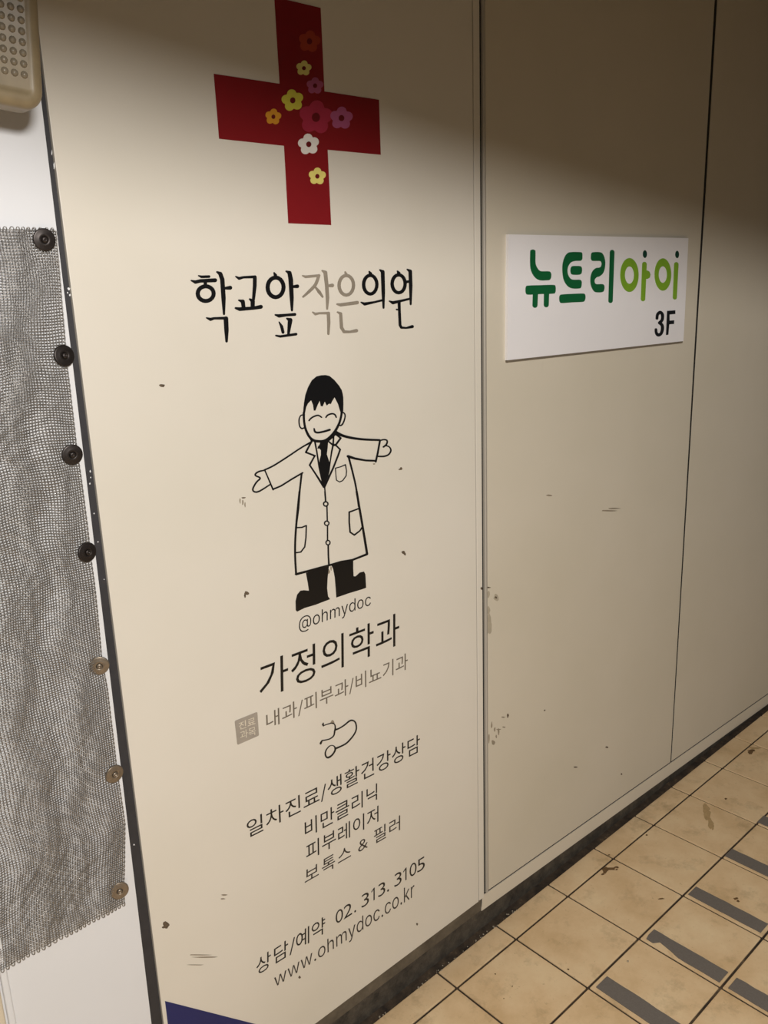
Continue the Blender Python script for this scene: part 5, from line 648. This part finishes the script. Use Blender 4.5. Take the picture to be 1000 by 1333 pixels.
strip(2.094, -0.268, -0.456, 'farthest grey anti-slip strip, only its corner showing at the right edge')
strip(1.489, -0.478, -0.652, 'grey anti-slip strip in the second row of strips, at the lower right corner')

bm = bmesh.new()
r = random.Random(9)
for k in range(46):
    cx_, cy_, s_ = r.uniform(0.9, 1.36), r.uniform(-0.016, -0.006), r.uniform(0.0008, 0.0024)
    if k == 0: cx_, cy_, s_ = FLAKE[0] / 1000, FLAKE[1] / 1000, 0.0026
    res = bmesh.ops.create_icosphere(bm, subdivisions=1, radius=s_)
    for v in res['verts']:
        v.co = Vector((v.co.x * r.uniform(0.7, 1.3) + cx_, v.co.y * r.uniform(0.7, 1.3) + cy_, v.co.z * r.uniform(0.5, 0.9) + (s_ * 0.55 if k == 0 else -0.0010)))
tag(obj('floor_grit', bm, MAT['crumb']), 'pale grit and crumbs lying along the foot of the lettered panel', 'grit', kind='stuff')

# ------------------------------------------------------------------ wire mesh sheet on the left wall
EDGE = [(1.60,.445),(1.548,.444),(1.444,.439),(1.378,.436),(1.28,.4345),(1.25,.435),(1.154,.435),(1.076,.434),(.971,.431),(.917,.433),(.801,.432),(.698,.433),(.598,.419),(.50,.411)]
EZ = np.array([e[0] for e in EDGE][::-1]); EX = np.array([e[1] for e in EDGE][::-1]) - 0.0028
WZ = [1.5404, 1.3964, 1.266, 1.1284, .9589, .7833, .5886]
WX = [.4257, .4318, .4252, .4281, .4238, .4253, .4093]
PITCH_W = 0.0036
def sheet(u, v):
    """u: distance left of the right-hand edge, v: height; returns x, y, z of the rumpled sheet"""
    w1 = np.sin(v * 63 + 3 * np.sin(u * 41)) ; w2 = np.sin(u * 118 + 2.2 * np.sin(v * 37))
    du = 0.0022 * np.sin(v * 21 + u * 33) + 0.0014 * np.sin(v * 47 - u * 12 + 1.0) + 0.0011 * np.sin(u * 95 + v * 9) + 0.0007 * w1 * np.sin(u * 150 + v * 31)
    dv = 0.0022 * np.sin(u * 38 + v * 9) + 0.0014 * np.sin(u * 71 - v * 26 + 2) + 0.0008 * w2 * np.sin(v * 120 + u * 45)
    edge = np.interp(v, EZ, EX)
    x = edge - u + du * np.clip(u / 0.03, 0, 1)
    z = v + dv * np.clip((1.553 - v) / 0.05, 0, 1) * np.clip((v - 0.565) / 0.05, 0, 1)
    fold = (0.5 + 0.5 * np.sin(u * 62 + 1.6 * np.sin(v * 5.2) + v * 2.0)) * (0.6 + 0.4 * np.sin(v * 8.3 + u * 9))
    fine = np.sin(u * 140 + v * 24 + 2 * np.sin(v * 13)) * 0.5 + np.sin(v * 55 + u * 48) * 0.5
    crinkle = np.sin(u * 310 + 5 * np.sin(v * 29)) * np.sin(v * 175 + 4 * np.sin(u * 53)) + 0.6 * np.sin(u * 205 - v * 240)
    env = np.clip(u / 0.05, 0.15, 1)
    d = 0.0042 + env * (0.0060 * fold + 0.0019 * fine + 0.00085 * crinkle)
    near = np.zeros_like(u + v)
    for wx, wz in zip(WX, WZ):
        wx = wx - 0.0024
        near = np.maximum(near, np.exp(-((edge - u - wx) ** 2 + (v - wz) ** 2) / (2 * 0.016 ** 2)))
    d = d * (1 - near) + 0.0030 * near
    return x, -d, z
nu, nv = 78, 274
ZB = 0.568
def tube_rows(P, rad, sides=4):
    """P: (wires, points, 3) -> vertices and faces of thin square-section wires"""
    W_, N_, _ = P.shape
    T = np.gradient(P, axis=1); T /= np.linalg.norm(T, axis=2, keepdims=True)
    ref = np.array([0.0, 1.0, 0.0])
    A = np.cross(T, ref); A /= np.linalg.norm(A, axis=2, keepdims=True)
    B = np.cross(T, A)
    ang = np.linspace(0, 2 * np.pi, sides, endpoint=False) + np.pi / 4
    V = P[:, :, None, :] + rad * (np.cos(ang)[None, None, :, None] * A[:, :, None, :] + np.sin(ang)[None, None, :, None] * B[:, :, None, :])
    idx = np.arange(W_ * N_ * sides).reshape(W_, N_, sides)
    a = idx[:, :-1, :]; b = np.roll(a, -1, axis=2); c = np.roll(idx[:, 1:, :], -1, axis=2); d = idx[:, 1:, :]
    Fq = np.stack([a, b, c, d], -1).reshape(-1, 4)
    return V.reshape(-1, 3), Fq
us = np.arange(nu) * PITCH_W + 0.001
vs_ = ZB + np.arange(nv) * PITCH_W
Uv, Vv = np.meshgrid(us, vs_, indexing='ij')
par = ((np.arange(nu)[:, None] + np.arange(nv)[None, :]) % 2) * 2 - 1
x, y, z = sheet(Uv, Vv)
VERT = np.stack([x, y + par * 0.00075, z], -1)
HORI = np.transpose(np.stack([x, y - par * 0.00075, z], -1), (1, 0, 2))
v1, f1 = tube_rows(VERT, 0.00070)
v2, f2 = tube_rows(HORI, 0.00070)
# looped ends of the upright wires along the lower edge
loops_ = []
for i in range(0, nu - 1, 2):
    a, b = VERT[i, 0], VERT[i + 1, 0]
    m, h = (a + b) / 2, (a - b) / 2
    t = np.linspace(0, math.pi, 9)[:, None]
    loops_.append(m + h * np.cos(t) * (1 + 0.25 * np.sin(t)) + np.array([0, -0.0006, -0.0048]) * np.sin(t))
for i in range(1, nu - 1, 2):
    a, b = VERT[i, -1], VERT[i + 1, -1]
    m, h = (a + b) / 2, (a - b) / 2
    t = np.linspace(0, math.pi, 9)[:, None]
    loops_.append(m + h * np.cos(t) * (1 + 0.2 * np.sin(t)) + np.array([0, -0.0010, 0.0034]) * np.sin(t))
v3, f3 = tube_rows(np.array(loops_), 0.0007)
vv = np.concatenate([v1, v2, v3]); ff = np.concatenate([f1, f2 + len(v1), f3 + len(v1) + len(v2)])
me = bpy.data.meshes.new('wire_mesh')
me.vertices.add(len(vv)); me.vertices.foreach_set('co', vv.astype(np.float32).ravel())
me.loops.add(ff.size); me.loops.foreach_set('vertex_index', ff.astype(np.int32).ravel())
me.polygons.add(len(ff)); me.polygons.foreach_set('loop_start', np.arange(0, ff.size, 4, dtype=np.int32))
me.polygons.foreach_set('loop_total', np.full(len(ff), 4, dtype=np.int32))
me.polygons.foreach_set('use_smooth', np.ones(len(ff), dtype=bool))
me.update(calc_edges=True)
tag(link('wire_mesh_sheet', me, MAT['wire']), 'rumpled grey woven wire mesh held to the white wall by washers', 'wire mesh')

# ------------------------------------------------------------------ washers with screws holding the mesh
def lathe(bm, prof, segs=40):
    rings = []
    for r, y in prof:
        if r < 1e-6: rings.append([bm.verts.new((0, y, 0))])
        else: rings.append([bm.verts.new((r * math.cos(2*math.pi*k/segs), y, r * math.sin(2*math.pi*k/segs))) for k in range(segs)])
    for a, b in zip(rings, rings[1:]):
        for k in range(segs):
            q = [a[k % len(a)], a[(k + 1) % len(a)], b[(k + 1) % len(b)], b[k % len(b)]]
            q = list(dict.fromkeys(q))
            if len(q) > 2: bm.faces.new(q)
def washer_mesh():
    bm = bmesh.new()
    lathe(bm, [(0.0138, 0.0012), (0.0138, -0.0004), (0.0132, -0.0010), (0.0118, -0.0011), (0.0075, -0.0019), (0.0050, -0.0024), (0.0042, -0.0016), (0.0042, 0.0012), (0.0138, 0.0012)])
    bmesh.ops.recalc_face_normals(bm, faces=bm.faces)
    for f in bm.faces: f.smooth = True
    me = bpy.data.meshes.new('washer'); bm.to_mesh(me); bm.free(); return me
def screw_mesh():
    bm = bmesh.new()
    lathe(bm, [(0.0, 0.004), (0.0020, 0.004), (0.0020, -0.0010), (0.0040, -0.0016), (0.0042, -0.0024), (0.0034, -0.0035), (0.0020, -0.0040), (0.0013, -0.0041), (0.0008, -0.0026), (0.0, -0.0024)], 24)
    for a in (0.4, 0.4 + math.pi / 2):
        for s in (1, -1):
            pass
    bmesh.ops.recalc_face_normals(bm, faces=bm.faces)
    for f in bm.faces: f.smooth = True
    me = bpy.data.meshes.new('screw'); bm.to_mesh(me); bm.free(); return me
ORD = ['topmost dark washer and screw, at the upper corner of the wire mesh', 'second dark washer from the top, level with the brush lettering',
       'third dark washer from the top of the wire mesh edge', 'lowest of the four dark washers on the wire mesh edge',
       'uppermost of the three pale brassy washers on the wire mesh edge', 'middle one of the three pale brassy washers on the wire mesh edge', 'lowest pale brassy washer, at the bottom corner of the wire mesh']
for i, (wx, wz) in enumerate(zip(WX, WZ)):
    root = empty('washer_screw', (wx - 0.0024, -0.0055, wz + (1.46 - wz) * 0.006))
    tag(root, ORD[i], 'washer', 'washers along the wire mesh edge')
    mt = MAT['washer_dark'] if i < 4 else MAT['washer_brass']
    for nm, mk in (('washer', washer_mesh), ('screw', screw_mesh)):
        o = bpy.data.objects.new(nm, mk()); o.data.materials.append(mt); COL.objects.link(o); o.parent = root
    root.rotation_euler = (math.radians([4, -6, 3, -5, 10, -8, 6][i]), math.radians(20 * i), math.radians([-4, 5, -3, 6, -12, -6, -9][i]))

# ------------------------------------------------------------------ studded box at the upper left
bx = empty('studded_box', (0.4125, 0.0, 1.672))
tag(bx, 'aged beige plastic box with rows of raised dots, in the top left corner', 'box')
R_, Wb, Hb, Db = 0.0215, 0.24, 0.23, 0.088
def rrect(w, h, r, inset):
    pts = []
    for cx_, cz_, a0 in ((-r, r, -90), (-r, h - r, 0), (-w + r, h - r, 90), (-w + r, r, 180)):
        for k in range(9):
            a = math.radians(a0 + 90 * k / 8); rr = max(r - inset, 0.0005)
            pts.append((cx_ + rr * math.cos(a), cz_ + rr * math.sin(a)))
    return pts
bm = bmesh.new()
prof = [(0.010, -Db + 0.032), (0.0, -Db + 0.030), (0.0, -Db + 0.010)] + [(0.010 * (1 - math.cos(t)), -Db + 0.010 - 0.010 * math.sin(t)) for t in np.linspace(0.2, math.pi / 2, 6)] + [(0.0145, -Db), (0.016, -Db + 0.0015)]
rings = [[bm.verts.new((x, y, z)) for x, z in rrect(Wb, Hb, R_, ins)] for ins, y in prof]
for a, b in zip(rings, rings[1:]):
    for k in range(len(a)): bm.faces.new((a[k], a[(k + 1) % len(a)], b[(k + 1) % len(b)], b[k]))
bm.faces.new(rings[-1])
bm.faces.new(rings[0])
o = obj('housing', bm, MAT['box'], None, smooth=True); o.parent = bx
bm = bmesh.new()
box(bm, (-Wb + 0.014, -Db + 0.031, 0.012), (-0.016, 0.0, Hb - 0.012), 0.006, 3)  # added dark block, reads as the shadow under and behind the housing
o = obj('shadow_block', bm, MAT['shadow_block'], None); o.parent = bx; o['label'] = 'dark block behind the housing, standing in for its shadow'
bm = bmesh.new()
for i in range(11):
    for j in range(11):
        cx_, cz_ = -0.0215 - 0.0104 * i, 0.034 + 0.0110 * j
        prev = None
        for t in np.linspace(0, math.pi / 2, 5):
            r = 0.0040 * math.cos(t); yy = -Db + 0.0015 - 0.0034 * math.sin(t)
            ring_ = [bm.verts.new((cx_ + r * math.cos(2*math.pi*k/10), yy, cz_ + r * math.sin(2*math.pi*k/10))) for k in range(10)] if r > 1e-5 else [bm.verts.new((cx_, yy, cz_))]
            if prev:
                for k in range(10):
                    q = list(dict.fromkeys([prev[k], prev[(k+1) % 10], ring_[(k+1) % len(ring_)], ring_[k % len(ring_)]]))
                    bm.faces.new(q)
            prev = ring_
o = obj('stud_field', bm, MAT['studs'], None, smooth=True); o.parent = bx
bx.rotation_euler = (0, math.radians(4.5), 0)

# ------------------------------------------------------------------ red cross with flowers
cr = shape_obj('cross_decal', CROSS, MAT['red'], None)
tag(cr, 'large red cross decal scattered with small flowers, at the top of the lettered panel', 'cross')
for i, (col, petals, centre) in enumerate(FLOWERS):
    f = shape_obj('flower', petals, MAT[col], cr, -0.0003, -0.0008 - 2e-5 * i)
    shape_obj('flower_center', centre, MAT['deepred'], f, -0.0006, -0.0011 - 2e-5 * i)

# ------------------------------------------------------------------ brush-lettered clinic name
t = empty('title_lettering', (0.85, 0, 1.40))
tag(t, 'seven large brush-style letters, black and grey, under the red cross', 'lettering')
for col, shapes in TITLE: 
    o = shape_obj('letter', shapes, MAT[col], t)
    if col == 'grey': o['label'] = 'grey brush letter'

# ------------------------------------------------------------------ line drawing of a doctor
d = empty('doctor_drawing', (0.85, 0, 1.0))
tag(d, 'black line drawing of a smiling doctor in a white coat with arms spread', 'drawing')
for name, shapes in DOCTOR: shape_obj(name, shapes, MAT['black'], d)
s = empty('stethoscope_drawing', (0.9, 0, 0.75))
tag(s, 'small black line drawing of a stethoscope among the lettering', 'drawing')
for name, shapes in STETH: shape_obj(name, shapes, MAT['black'], s)

# ------------------------------------------------------------------ lettering lines
lettering('handle_lettering', 'handle', MAT['black'], 'thin latin line with an at sign under the shoes of the drawn doctor')
lettering('heading_lettering', 'heading', MAT['black'], 'large black heading of five letters below the drawn doctor')
lettering('subject_lettering', 'sub', MAT['greyline'], 'thin grey line of words split by slashes, beside the grey square badge')
lettering('service_lettering', 'clinic', MAT['black'], 'long black line with one slash, just below the stethoscope drawing')
lettering('service_lettering', 'diet', MAT['black'], 'first of three short centred lines under the long black line')
lettering('service_lettering', 'skin', MAT['black'], 'middle one of three short centred lines under the long black line')
lettering('service_lettering', 'filler', MAT['soft'], 'short thin line with an ampersand')
lettering('phone_lettering', 'phone', MAT['black'], 'black line ending in a phone number near the foot of the panel')
lettering('web_lettering', 'url', MAT['soft'], 'thin web address line, lowest lettering on the panel')
b = shape_obj('badge_decal', BADGE, MAT['badge'], None, 0.0, -0.0005)
tag(b, 'small grey square badge with four pale letters', 'badge')
lettering('letters', 'b1', MAT['wallcolor'], None, parent=b, split=False, y0=-0.0003, y1=-0.0008)
lettering('letters', 'b2', MAT['wallcolor'], None, parent=b, split=False, y0=-0.0003, y1=-0.0008)
bm = bmesh.new()
prism(bm, [[(0.4585, 0.348), (0.6205, 0.183), (0.700, 0.098), (0.4585, 0.098)]], 0.0, -0.0005)
tag(obj('blue_decal', bm, MAT['blue']), 'dark blue slanted decal at the lower left corner of the lettered panel', 'decal')

# ------------------------------------------------------------------ white sign on the next panel
sg = empty('wall_sign', (1.67, 0, 1.44))
tag(sg, 'white rectangular sign board with green letters and a black floor number', 'sign')
bm = bmesh.new()
prism(bm, [[(1.3253, 1.3214), (2.0275, 1.3156), (2.0240, 1.5667), (1.3278, 1.5630)]], 0.0021, -0.004)
obj('board', bm, MAT['sign'], sg)
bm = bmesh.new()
prism(bm, [[(1.3266, 1.3172), (2.0262, 1.3112), (2.0260, 1.3250), (1.3270, 1.3300)]], 0.0021, -0.0026)  # thin dark strip coloured as the sign's shadow along its lower edge
obj('shadow_strip', bm, MAT['shadow_strip'], sg)['label'] = 'dark strip painted as the shadow under the sign'
for col, shapes in SIGN_LETTERS:
    o = shape_obj('letter', shapes, MAT[col], sg, -0.0038, -0.0045)
    o['label'] = {'green': 'deep green letter', 'leafgreen': 'light green letter', 'darkgreen': 'dark green dot'}[col]
    if col == 'darkgreen': o.name = 'letter_dot'
for col, shapes in FLOOR_NO:
    o = shape_obj('floor_number', shapes, MAT[col], sg, -0.0038, -0.0045); o['label'] = 'black floor number'
